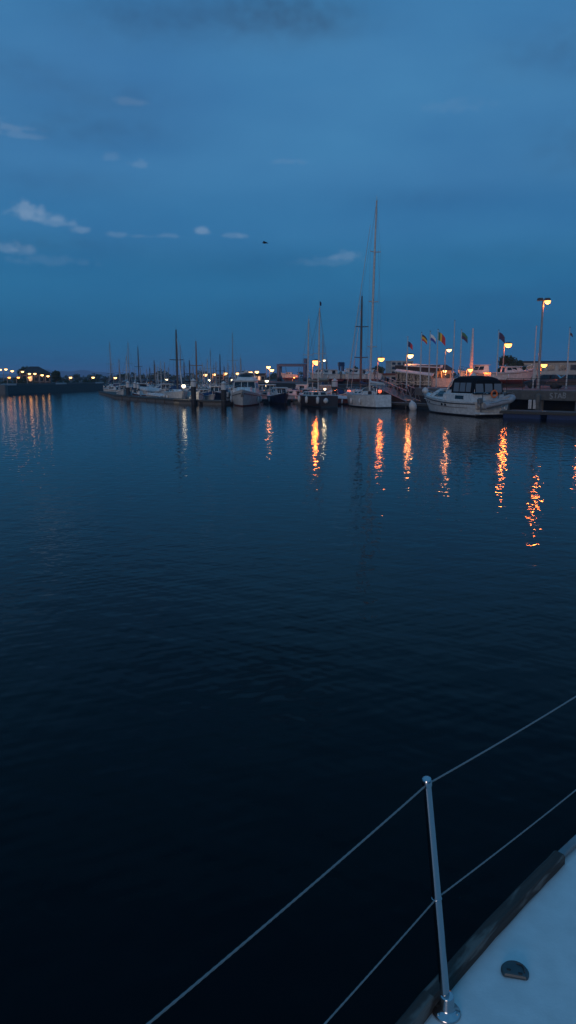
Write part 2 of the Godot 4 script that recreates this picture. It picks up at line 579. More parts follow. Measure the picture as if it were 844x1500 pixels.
func own_yacht():
	var o := thing("sailing_yacht", "white deck of a yacht with worn wooden toe rail, steel stanchion and wire lifelines", "yacht", Vector3(0.4, 0, -1.6))
	var off := -o.position
	var deck := Shape.new()
	var side := Shape.new()
	var lip := Shape.new()
	var deep := [0.0, 0.35, 0.8, 1.4, 2.2]
	var lo := -3.4
	var n := 44
	for i in n:
		var e0 := edge_at(lo + i * 0.2)
		var e1 := edge_at(lo + (i + 1) * 0.2)
		for k in 4:
			var q := []
			for w in [[e0, deep[k]], [e1, deep[k]], [e1, deep[k + 1]], [e0, deep[k + 1]]]:
				q.append(w[0][0] + w[0][1] * w[1] + Vector3(0, 0.05 * (w[1] / 2.2) * (2.0 - w[1] / 2.2), 0) + off)
			deck.quad(q[0], q[3], q[2], q[1], 0)
		var prof := [[0.0, 0.0], [-0.045, 0.0], [-0.047, -0.006], [-0.05, -0.1], [-0.03, -0.7], [0.04, -1.3], [0.18, -1.75]]
		for k in prof.size() - 1:
			var q := []
			for w in [[e0, prof[k]], [e1, prof[k]], [e1, prof[k + 1]], [e0, prof[k + 1]]]:
				q.append(w[0][0] + w[0][1] * w[1][0] + Vector3(0, w[1][1], 0) + off)
			side.quad(q[0], q[1], q[2], q[3], 0)
	deck.done(false); side.done(false)
	part(deck, "deck", mats["own deck gelcoat"], o)
	part(side, "topsides", mats["white gelcoat"], o)
	# the toe rail: a low wooden rail, its grain along it
	var st := SurfaceTool.new()
	st.begin(Mesh.PRIMITIVE_TRIANGLES)
	var pr := [[-0.004, 0.0], [-0.005, 0.027], [-0.01, 0.034], [-0.036, 0.036], [-0.043, 0.03], [-0.045, 0.001]]
	var far := 0.792
	var m := 40
	var rr := RandomNumberGenerator.new()
	rr.seed = 9
	var jit := []
	for i in m + 1: jit.append([rr.randfn(0, 0.0008), rr.randfn(0, 0.0008)])
	for i in m:
		var sa := lerpf(lo, far, pow(float(i) / m, 0.6))
		var sb := lerpf(lo, far, pow(float(i + 1) / m, 0.6))
		for k in 5:
			for q in [[0, 0], [1, 0], [1, 1], [0, 0], [1, 1], [0, 1]]:
				var e := edge_at(sb if q[0] else sa)
				var w: Array = pr[k + q[1]]
				var jj: Array = jit[i + q[0]]
				st.set_smooth_group(k)
				st.set_uv(Vector2((sb if q[0] else sa) * 0.55, (k + q[1]) * 0.16))
				st.add_vertex(e[0] + e[1] * (w[0] + jj[0]) + Vector3(0, w[1] + jj[1] * signf(w[1]), 0) + off)
	var ee := edge_at(far)
	for k in [[0, 2, 1], [0, 3, 2], [0, 4, 3], [0, 5, 4]]:
		st.set_smooth_group(-1)
		for c in k:
			st.set_uv(Vector2(0.3 + pr[c][0], pr[c][1]))
			st.add_vertex(ee[0] + ee[1] * pr[c][0] + Vector3(0, pr[c][1], 0) + off)
	st.generate_normals()
	st.generate_tangents()
	var tr := MeshInstance3D.new()
	tr.name = "toe_rail"
	tr.mesh = st.commit()
	tr.material_override = mats["weathered teak"]
	tr.set_meta("label", "dark worn wooden toe rail along the deck's edge")
	o.add_child(tr)
	# the alloy strip that goes on forward of the wooden rail
	var al := Shape.new()
	var rings := []
	for i in 22:
		var e := edge_at(far + 0.012 + i * 0.2)
		var r := []
		for w in [[-0.018, 0.002], [-0.018, 0.016], [-0.021, 0.019], [-0.04, 0.019], [-0.043, 0.016], [-0.043, 0.002]]:
			r.append(e[0] + e[1] * w[0] + Vector3(0, w[1], 0) + off)
		rings.append(r)
	al.loft(rings, [-1])
	part(al, "edge_strip", mats["galvanised steel"], o)
	# stanchions with their lifelines
	var tops := []
	for s in [-1.95, 0.0, 1.95, 3.7]:
		var e := edge_at(s)
		var b: Vector3 = e[0] + e[1] * 0.022 + e[2] * 0.012 + off
		if s == 0.0: b = Vector3(0.405, 1.6, -1.629) + off
		var lean: Vector3 = -e[1] * 0.083
		var top: Vector3 = b + lean + Vector3(0, 0.628, 0)
		tops.append([b, top])
		var sn := Node3D.new()
		sn.name = "stanchion"
		o.add_child(sn, true)
		sn.position = b
		var axis := (top - b)
		var tb := Shape.new()
		tb.tube([axis * 0.01, axis * 0.5, axis * 0.965], [0.0125, 0.0118, 0.0105], 16)
		part(tb, "tube", mats["stainless"], sn)
		var cap := Shape.new()
		cap.lathe([Vector2(0.0105, -0.012), Vector2(0.0125, -0.009), Vector2(0.0127, 0.003), Vector2(0.011, 0.011), Vector2(0.004, 0.0145), Vector2(0.0005, 0.015)], axis * 0.975, 16, Basis(Quaternion(Vector3.UP, axis.normalized())))
		part(cap, "cap", mats["stainless"], sn)
		var fl := Shape.new()
		fl.lathe([Vector2(0.036, 0.001), Vector2(0.037, 0.004), Vector2(0.034, 0.009), Vector2(0.0215, 0.014), Vector2(0.0185, 0.022), Vector2(0.0175, 0.05), Vector2(0.016, 0.054), Vector2(0.013, 0.054)], Vector3.ZERO, 24)
		part(fl, "base", mats["stainless"], sn)
		for k in 3:
			var sc := Shape.new()
			var t := TAU * k / 3.0 + 0.5
			sc.lathe([Vector2(0.0045, 0.008), Vector2(0.0045, 0.0115), Vector2(0.003, 0.0135), Vector2(0.0004, 0.014)], Vector3(cos(t), 0, sin(t)) * 0.028, 8)
			part(sc, "screw", mats["stainless"], sn)
		var eye := Shape.new()
		eye.torus(axis * 0.492, 0.0118, 0.0018, Basis(Quaternion(Vector3.UP, axis.normalized())), 16, 6)
		part(eye, "eyelet", mats["stainless"], sn)
	for f in [0.965, 0.492]:
		var pts := []
		for i in tops.size() - 1:
			var a: Vector3 = tops[i][0].lerp(tops[i + 1][0], 0.0) + (tops[i][1] - tops[i][0]) * f
			var b: Vector3 = tops[i + 1][0] + (tops[i + 1][1] - tops[i + 1][0]) * f
			for k in (40 if i < 2 else 12):
				var u := float(k) / (40 if i < 2 else 12)
				pts.append(a.lerp(b, u) - Vector3(0, 0.02 * 4.0 * u * (1.0 - u), 0))
		# laid rope wire: a lobed section that turns along the line
		var fine := []
		for i in pts.size() - 1:
			for k in (12 if i < 80 else 2): fine.append(pts[i].lerp(pts[i + 1], k / (12.0 if i < 80 else 2.0)))
		fine.append(pts[-1])
		var coils := []
		for i in fine.size():
			var dd: Vector3 = (fine[mini(i + 1, fine.size() - 1)] - fine[maxi(i - 1, 0)]).normalized()
			var sa := dd.cross(Vector3.UP).normalized()
			var sb := sa.cross(dd)
			var ring := []
			for k in 8:
				var t := TAU * k / 8.0
				var rad := (0.0023 if f > 0.6 else 0.002) * (1.0 + 0.13 * cos(2.0 * (t - i * 0.7)))
				ring.append(fine[i] + (sa * cos(t) + sb * sin(t)) * rad)
			coils.append(ring)
		var wire := Shape.new()
		wire.loft(coils)
		part(wire, "lifeline", mats["twisted lifeline"], o)
	# a dark deck fitting with two sunk eyes
	var fc := Vector3(0.617, 1.606, -1.753) + off
	var fit := Node3D.new()
	fit.name = "deck_fitting"
	o.add_child(fit)
	fit.position = fc
	fit.rotation_degrees.y = -14.0
	var pl := Shape.new()
	var rs := []
	for lv in [[1.0, 0.0], [1.0, 0.004], [0.9, 0.009], [0.72, 0.011]]:
		var r := []
		for k in 28:
			var t := TAU * k / 28.0
			r.append(Vector3(cos(t) * 0.037, 0, minf(sin(t) * 0.037, 0.021)) * lv[0] + Vector3(0, lv[1], 0))
		rs.append(r)
	pl.loft(rs, [-1])
	part(pl, "plate", mat("dark fitting plastic", 0.045, 0.075, 0.085, 0.45, 0.0, 2.0), fit)
	for x in [-0.017, 0.013]:
		var hole := Shape.new()
		hole.slab(Vector3(x, 0.0105, 0.005 if x < 0 else 0.012), Vector3(0.013, 0.004, 0.009), 0.002)
		part(hole, "socket", mats["black rubber"], fit)
	var bar := Shape.new()
	bar.tube([Vector3(0.004, 0.012, -0.022), Vector3(0.02, 0.0145, -0.016), Vector3(0.025, 0.0145, -0.002), Vector3(0.024, 0.012, 0.008)], 0.0022, 6)
	part(bar, "latch", mats["dark galvanised steel"], fit)
	var rim := Shape.new()
	rim.tube([Vector3(-0.03, 0.008, -0.008), Vector3(-0.016, 0.0095, -0.025), Vector3(0.006, 0.0095, -0.029)], 0.002, 6)
	part(rim, "ridge", mats["dark galvanised steel"], fit)

# ---- boats: forward is +x, the waterline at y = 0

func half_beam(u: float, kind: String) -> float:
	var tr := 0.72 if kind == "sail" else 0.93
	var mid := 0.42 if kind == "sail" else 0.3
	if u < mid: return lerpf(tr, 1.0, sin(u / mid * PI / 2.0))
	return maxf(pow(cos((u - mid) / (1.0 - mid) * PI / 2.0), 0.85 if kind == "sail" else 0.62), 0.015)


func sheer(u: float, h: float, kind: String) -> float:
	return h * (1.0 + 0.1 * (u - 0.4) * (u - 0.4) * 4.0 + (0.05 if kind == "sail" else 0.42) * u * u)


func hull_point(u: float, y: float, o: Dictionary) -> Vector3:
	var s := sheer(u, o.fb, o.kind)
	var wl := lerpf(0.9, 0.42, u * u) if o.kind == "motor" else lerpf(0.88, 0.68, u * u)
	var k := lerpf(wl, 1.0, pow(clampf(y / s, 0.0, 1.0), 0.75))
	if y < 0.0: k *= 1.0 + y * 1.5
	var x: float = o.L * (u - 0.5) + (y / s - 1.0) * o.L * (0.1 if o.kind == "motor" else 0.09) * pow(u, 4.0)
	if u < 0.12: x += (1.0 - u / 0.12) * (y / s - 0.5) * o.L * (0.04 if o.kind == "sail" else -0.01)
	return Vector3(x, y, half_beam(u, o.kind) * o.B * 0.5 * k)


func hull(o: Dictionary, root: Node3D):
	var n := 12
	for band in [[1.0, 0.13, "hull", o.paint], [0.13, -0.3, "boot_stripe", o.stripe]]:
		var rings := []
		for i in n + 1:
			var u := float(i) / n
			var s := sheer(u, o.fb, o.kind)
			var ys := []
			if band[0] == 1.0:
				for t in [1.0, 0.94, 0.93, 0.66, 0.34]: ys.append(lerpf(0.13, s, t))
				ys.append(0.13)
			else: ys = [0.13, 0.0, -0.16, -0.3]
			var r := []
			for y in ys:
				var p := hull_point(u, y, o)
				if band[0] == 1.0 and y > s * 0.93: p.z += 0.03
				r.append(p)
			for k in range(ys.size() - 1, -1, -1): r.append(r[k] * Vector3(1, 1, -1))
			rings.append(r)
		var m: int = rings[0].size() / 2
		var groups := []
		for j in m * 2: groups.append(-1 if j == m - 1 or j == m * 2 - 1 else (1 if j < m else 2))
		var sh := Shape.new()
		sh.loft(rings, groups)
		part(sh, band[2], mats[band[3]], root)
	var d := Shape.new()
	var rows := []
	for i in n + 1:
		var u := minf(float(i) / n, 0.985)
		var p := hull_point(u, sheer(u, o.fb, o.kind), o)
		var row := []
		for k in [-0.93, -0.5, 0.0, 0.5, 0.93]: row.append(Vector3(p.x, p.y + 0.012 + 0.05 * (1.0 - k * k), p.z * k))
		rows.append(row)
	for i in n:
		for k in 4: d.quad(rows[i][k], rows[i][k + 1], rows[i + 1][k + 1], rows[i + 1][k], 0)
	d.done(false)
	part(d, "deck", mats[o.get("deck", "deck grey")], root)


# a house with sloping faces: x from a to b, height from y0 to y1, half widths below and above at either end; returns its four faces [port, starboard, fore, aft]
func house(a: float, b: float, y0: float, y1: float, w0: float, w1: float, rf: float, ra: float, tumble: float, called: String, m: String, root: Node3D, wf := 1.0) -> Array:
	var p := [Vector3(a, y0, -w0), Vector3(b, y0, -w0 * wf), Vector3(b, y0, w0 * wf), Vector3(a, y0, w0),
		Vector3(a + ra, y1, -w1), Vector3(b - rf, y1, -w1 * wf), Vector3(b - rf, y1, w1 * wf), Vector3(a + ra, y1, w1)]
	var e := 0.06
	var rings := [[], [], []]
	for i in 4:
		rings[0].append(p[i]); rings[1].append(p[i].lerp(p[i + 4], 1.0 - e / maxf(y1 - y0, 0.1)))
	var mid: Vector3 = (p[4] + p[5] + p[6] + p[7]) / 4.0
	for i in 4: rings[2].append(p[i + 4] + (mid - p[i + 4]) * tumble)
	var s := Shape.new()
	s.loft(rings, [-1])
	part(s, called, mats[m], root)
	return [[p[3], p[2], p[6], p[7]], [p[1], p[0], p[4], p[5]], [p[2], p[1], p[5], p[6]], [p[0], p[3], p[7], p[4]]]


func panes(f: Array, list: Array, root: Node3D, m := "tinted window", called := "window"):
	for q in list:
		var s := Shape.new()
		s.plate(f, q[0], q[1], q[2], q[3], 0.012)
		part(s, called, mats[m], root)


func rail(pts: Array, posts: Array, called: String, root: Node3D, r := 0.014, m := "stainless"):
	var s := Shape.new()
	s.tube(pts, r, 6)
	for p in posts: s.tube([p[0], p[1]], r, 6)
	part(s, called, mats[m], root)


func deck_rails(o: Dictionary, root: Node3D, u0: float, u1: float, h: float):
	for side in [-1.0, 1.0]:
		var pts := []
		var posts := []
		for i in 9:
			var u := lerpf(u0, u1, i / 8.0)
			var p := hull_point(u, sheer(u, o.fb, o.kind), o)
			p.z *= 0.94 * side
			pts.append(p + Vector3(0, h, 0))
			if i % 2 == 0: posts.append([p, p + Vector3(0, h, 0)])
		rail(pts, posts, "guard_rail", root)


func fender(at: Vector3, root: Node3D, len := 0.6, r := 0.13):
	var s := Shape.new()
	s.lathe([Vector2(0.02, len * 0.56), Vector2(0.04, len * 0.5), Vector2(r, len * 0.36), Vector2(r, -len * 0.36), Vector2(0.04, -len * 0.5), Vector2(0.01, -len * 0.52)], at, 12)
	part(s, "fender", mats["fender white"], root)


func mast(o: Dictionary, root: Node3D, x: float, foot: float, top: float, m: String, r: float, spreaders: Array, name_ := "mast") -> Node3D:
	var s := Shape.new()
	var lean: float = o.get("lean", 0.0) * (top - foot)
	var at := func(y): return Vector3(x, y, lean * (y - foot) / (top - foot))
	s.tube([at.call(foot), at.call(lerpf(foot, top, 0.6)), at.call(top)], [r, r, r * 0.6], 10)
	var mo := part(s, name_, mats[m], root)
	for sp in spreaders:
		var y := lerpf(foot, top, sp[0])
		var c: Vector3 = at.call(y)
		var q := Shape.new()
		q.tube([c + Vector3(-0.15, 0.04, -sp[1]), c, c + Vector3(-0.15, 0.04, sp[1])], r * 0.42, 6)
		part(q, "spreader", mats[m], mo)
	var h := Shape.new()
	var t: Vector3 = at.call(top)
	h.tube([t + Vector3(-0.15, 0.0, 0), t + Vector3(0.1, 0.02, 0)], r * 0.5, 6)
	h.tube([t, t + Vector3(0, 0.55, 0)], 0.012, 5)
	h.tube([t + Vector3(-0.2, 0.3, 0), t + Vector3(0.2, 0.3, 0)], 0.012, 5)
	part(h, "masthead", mats[m], mo)
	# standing rigging
	var b: float = o.B * 0.5
	var wires := []
	var sy: float = sheer(0.5, o.fb, o.kind)
	for side in [-1.0, 1.0]:
		var way := [t]
		for k in range(spreaders.size() - 1, -1, -1): way.append(at.call(lerpf(foot, top, spreaders[k][0])) + Vector3(-0.15, 0.04, spreaders[k][1] * side))
		way.append(Vector3(x - 0.2, sy, b * 0.92 * side))
		wires.append(["shroud", way])
	if name_ == "mast":
		wires.append(["forestay", [t, Vector3(o.L * 0.49, sheer(0.98, o.fb, o.kind), 0)]])
	if o.get("backstay", true):
		wires.append(["backstay", [t, Vector3(-o.L * 0.49, sheer(0.0, o.fb, o.kind), 0)]])
	for w in wires:
		var q := Shape.new()
		q.tube(w[1], o.get("wire", 0.009), 5)
		part(q, w[0], mats["rigging wire"], root)
	return mo


# o: x, z, head, L, B, fb, paint, stripe, top (mast height over the water), mast (spar material), r, cover, full
func sailboat(o: Dictionary) -> Node3D:
	o.kind = "sail"
	o.merge({"paint": "white gelcoat", "stripe": "boot stripe black", "mast": "grey alloy spar", "r": 0.085, "cover": "blue canvas", "full": false, "group": "", "at": 0.57, "category": "sailing boat", "called": "sailing_boat"})
	var root := thing(o.called, o.label, o.category, Vector3(o.x, 0, o.z), o.head, o.group)
	hull(o, root)
	var L: float = o.L
	var B: float = o.B
	var y0: float = o.fb + 0.02
	var top: float = y0 + 0.2 + L * 0.025
	var f := house(-L * 0.16, L * 0.22, y0 - 0.02, top, B * 0.3, B * 0.25, L * 0.08, 0.08, 0.06, "cabin", "white gelcoat", root, 0.6)
	for k in 2: panes(f[k], [[0.1, 0.36, 0.35, 0.75], [0.46, 0.72, 0.35, 0.75]], root)
	panes(f[3], [[0.35, 0.65, 0.02, 0.9]], root, "varnished brown planking", "companionway_door")
	var x: float = L * (o.at - 0.5)
	mast(o, root, x, top - 0.02, o.top, o.mast, o.r, o.get("spreaders", [[0.5, B * 0.32]]))
	var bm := Shape.new()
	bm.tube([Vector3(x - 0.1, top + 0.65, 0), Vector3(x - L * 0.36, top + 0.7, 0)], o.r * 0.7, 8)
	var bo := part(bm, "boom", mats[o.mast], root)
	var sc := Shape.new()
	sc.tube([Vector3(x - 0.08, top + 1.15, 0), Vector3(x - 0.3, top + 0.9, 0), Vector3(x - L * 0.2, top + 0.83, 0), Vector3(x - L * 0.35, top + 0.8, 0)], [0.05, 0.16, 0.13, 0.06], 8)
	part(sc, "sail_cover", mats[o.cover], bo)
	var fu := Shape.new()
	var fa := Vector3(L * 0.488, sheer(0.97, o.fb, "sail") + 0.4, 0)
	var fb := Vector3(x, o.top - 0.4, 0)
	fu.tube([fa, fa.lerp(fb, 0.1), fa.lerp(fb, 0.9)], [0.03, 0.055, 0.02], 6)
	part(fu, "furled_headsail", mats["white canvas"], root)
	deck_rails(o, root, 0.03, 0.97, 0.6)
	if o.full:
		var hood := Shape.new()
		var rings := []
		for i in 7:
			var t := PI * i / 6.0
			rings.append([Vector3(-L * 0.12, top - 0.05 + 0.5 * sin(t), B * 0.3 * cos(t)), Vector3(-L * 0.02, top - 0.02 + 0.06 * sin(t), B * 0.28 * cos(t)), Vector3(-L * 0.02, top - 0.03, B * 0.28 * cos(t)), Vector3(-L * 0.12, top - 0.07 + 0.48 * sin(t), B * 0.28 * cos(t))])
		hood.loft(rings, [-1])
		part(hood, "spray_hood", mats[o.cover], root)
		var wh := Shape.new()
		wh.torus(Vector3(-L * 0.33, y0 + 0.75, 0), 0.42, 0.02, Basis(Vector3.FORWARD, PI / 2.0), 18, 5)
		wh.tube([Vector3(-L * 0.33, y0, 0), Vector3(-L * 0.33, y0 + 0.75, 0)], 0.08, 8)
		part(wh, "steering_wheel", mats["stainless"], root)
		for side in [-1.0, 1.0]:
			for u in [0.3, 0.55]:
				var p := hull_point(u, o.fb * 0.5, o)
				fender(Vector3(p.x, o.fb * 0.5, (p.z + 0.14) * side), root)
	return root


# o: x, z, head, L, B, fb, paint, stripe, style
func motorboat(o: Dictionary) -> Node3D:
	o.kind = "motor"
	o.merge({"paint": "white gelcoat", "stripe": "boot stripe black", "style": "cabin", "group": "", "category": "motor boat", "called": "motor_boat", "y": 0.0, "deck": "aged white gelcoat"})
	var root := thing(o.called, o.label, o.category, Vector3(o.x, o.y, o.z), o.head, o.group)
	hull(o, root)
	var L: float = o.L
	var B: float = o.B
	var y0: float = o.fb
	for side in [-1.0, 1.0]:
		var rub := Shape.new()
		var pts := []
		for i in 11:
			var u := i / 10.0 * 0.98
			var p := hull_point(u, sheer(u, o.fb, "motor") * 0.86, o)
			pts.append(Vector3(p.x, p.y, (p.z + 0.02) * side))
		rub.tube(pts, 0.03, 6)
		part(rub, "rubbing_strake", mats["boot stripe black"], root)
	if o.style == "cover":
		var rings := []
		for i in 9:
			var u := lerpf(0.02, 0.93, i / 8.0)
			var p := hull_point(u, sheer(u, o.fb, "motor"), o)
			var h: float = (0.25 + 0.35 * sin(u * PI)) * B * 0.4
			var r := []
			for k in [-1.02, -0.6, 0.0, 0.6, 1.02]: r.append(Vector3(p.x, p.y + h * (1.0 - absf(k)) - (0.12 if absf(k) > 1.0 else 0.0) + 0.03, p.z * k))
			r.append(Vector3(p.x, p.y - 0.1, 0))
			rings.append(r)
		var s := Shape.new()
		s.loft(rings, [-1])
		part(s, "boat_cover", mats[o.get("cover", "blue canvas")], root)
	elif o.style == "open":
		var f := house(L * 0.02, L * 0.2, y0 - 0.02, y0 + 0.55, B * 0.26, B * 0.2, 0.25, 0.05, 0.05, "console", "white gelcoat", root)
		panes(f[2], [[0.08, 0.92, 0.45, 0.95]], root, "tinted window", "windscreen")
	else:
		var top := y0 + (1.15 if o.style == "cabin" else 0.75) * minf(1.0, L / 6.0)
		var f := house(-L * 0.18, L * 0.26, y0 - 0.02, top, B * 0.4, B * 0.34, L * 0.14, 0.1, 0.06, "cabin", "white gelcoat", root, 0.72)
		for k in 2: panes(f[k], [[0.06, 0.34, 0.45, 0.86], [0.39, 0.68, 0.45, 0.86]], root)
		panes(f[2], [[0.05, 0.47, 0.4, 0.9], [0.53, 0.95, 0.4, 0.9]], root, "tinted window", "windscreen")
		panes(f[3], [[0.3, 0.7, 0.02, 0.85]], root, "tinted window", "cabin_door")
		var rf := Shape.new()
		rf.slab(Vector3(-L * 0.02, top + 0.03, 0), Vector3(L * 0.38, 0.06, B * 0.72), 0.03)
		part(rf, "roof", mats["white gelcoat"], root)
		if o.get("canopy", ""):
			var cs := house(-L * 0.44, -L * 0.2, y0 - 0.01, top - 0.08, B * 0.42, B * 0.34, 0.02, 0.3, 0.1, "canopy", o.canopy, root)
	deck_rails(o, root, 0.55, 0.97, 0.5)
	if o.get("outboard", true):
		var e := Shape.new()
		e.slab(Vector3(-L * 0.5 - 0.22, y0 + 0.25, 0), Vector3(0.42, 0.5, 0.34), 0.06)
		e.slab(Vector3(-L * 0.5 - 0.2, y0 - 0.35, 0), Vector3(0.2, 0.75, 0.14), 0.03)
		part(e, "outboard_motor", mats["outboard grey"], root)
	for side in [-1.0, 1.0]:
		var p := hull_point(0.35, o.fb * 0.5, o)
		fender(Vector3(p.x, o.fb * 0.55, (p.z + 0.12) * side), root, 0.5, 0.1)
	return root


# the big white cruiser lying bow-on, with its raised wheelhouse and flybridge
func bow_on_cruiser():
	var o := {"x": -4.960, "z": -86.5, "head": -90.0, "L": 11.0, "B": 3.35, "fb": 1.15, "paint": "white gelcoat", "stripe": "antifouling red", "kind": "motor", "deck": "white gelcoat"}
	var root := thing("cabin_cruiser", "large white cabin cruiser with flybridge lying bow-on beside the capped pile", "motor cruiser", Vector3(o.x, 0, o.z), o.head)
	hull(o, root)
	for side in [-1.0, 1.0]:
		var rub := Shape.new()
		var pts := []
		for i in 13:
			var u := i / 12.0 * 0.985
			var p := hull_point(u, sheer(u, 1.15, "motor") * 0.8, o)
			pts.append(Vector3(p.x, p.y, (p.z + 0.025) * side))
		rub.tube(pts, 0.045, 6)
		part(rub, "rubbing_strake", mats["boot stripe black"], root)
	var fore := house(-0.4, 3.5, 1.3, 2.05, 1.35, 1.15, 1.5, 0.0, 0.1, "coach_roof", "white gelcoat", root, 0.6)
	var f := house(-4.2, 1.4, 1.25, 2.75, 1.5, 1.32, 0.75, 0.1, 0.05, "wheelhouse", "white gelcoat", root, 0.9)
	panes(f[2], [[0.03, 0.34, 0.46, 0.92], [0.37, 0.63, 0.46, 0.92], [0.66, 0.97, 0.46, 0.92]], root, "tinted window", "windscreen")
	for k in 2: panes(f[k], [[0.05, 0.3, 0.45, 0.85], [0.34, 0.6, 0.45, 0.85], [0.64, 0.86, 0.45, 0.85]], root)
	var rf := Shape.new()
	rf.slab(Vector3(-1.9, 2.8, 0), Vector3(5.4, 0.1, 2.95), 0.05)
	part(rf, "roof", mats["white gelcoat"], root)
	var fly := house(-3.6, 0.0, 2.85, 3.2, 1.25, 1.15, 0.35, 0.0, 0.1, "flybridge", "white gelcoat", root, 0.75)
	var arch := Shape.new()
	arch.tube([Vector3(-3.2, 3.1, -1.1), Vector3(-3.4, 3.6, -0.85), Vector3(-3.45, 3.72, 0), Vector3(-3.4, 3.6, 0.85), Vector3(-3.2, 3.1, 1.1)], 0.07, 8)
	part(arch, "radar_arch", mats["white gelcoat"], root)
	var ws := Shape.new()
	var fr := []
	for i in 7:
		var t := lerpf(-1.0, 1.0, i / 6.0)
		fr.append([Vector3(-0.3 - 0.35 * t * t, 3.18, t * 0.8), Vector3(-0.55 - 0.35 * t * t, 3.5 - 0.1 * t * t, t * 0.7), Vector3(-0.57 - 0.35 * t * t, 3.5 - 0.1 * t * t, t * 0.7), Vector3(-0.32 - 0.35 * t * t, 3.18, t * 0.8)])
	ws.loft(fr, [-1])
	part(ws, "flybridge_screen", mats["tinted window"], root)
	var rad := Shape.new()
	rad.lathe([Vector2(0.02, 0.0), Vector2(0.26, 0.02), Vector2(0.28, 0.1), Vector2(0.22, 0.18), Vector2(0.01, 0.2)], Vector3(-3.45, 3.76, 0), 14)
	part(rad, "radar_dome", mats["white gelcoat"], root)
	deck_rails(o, root, 0.3, 0.98, 0.6)
	var an := Shape.new()
	an.tube([Vector3(5.3, 1.6, 0), Vector3(5.62, 1.52, 0), Vector3(5.55, 1.25, 0)], 0.05, 6)
	an.slab(Vector3(5.5, 1.2, 0), Vector3(0.14, 0.3, 0.3), 0.03)
	part(an, "anchor", mats["dark galvanised steel"], root)
	for side in [-1.0, 1.0]:
		for u in [0.35, 0.55]:
			var p := hull_point(u, 0.7, o)
			fender(Vector3(p.x, 0.65, (p.z + 0.15) * side), root, 0.7, 0.14)


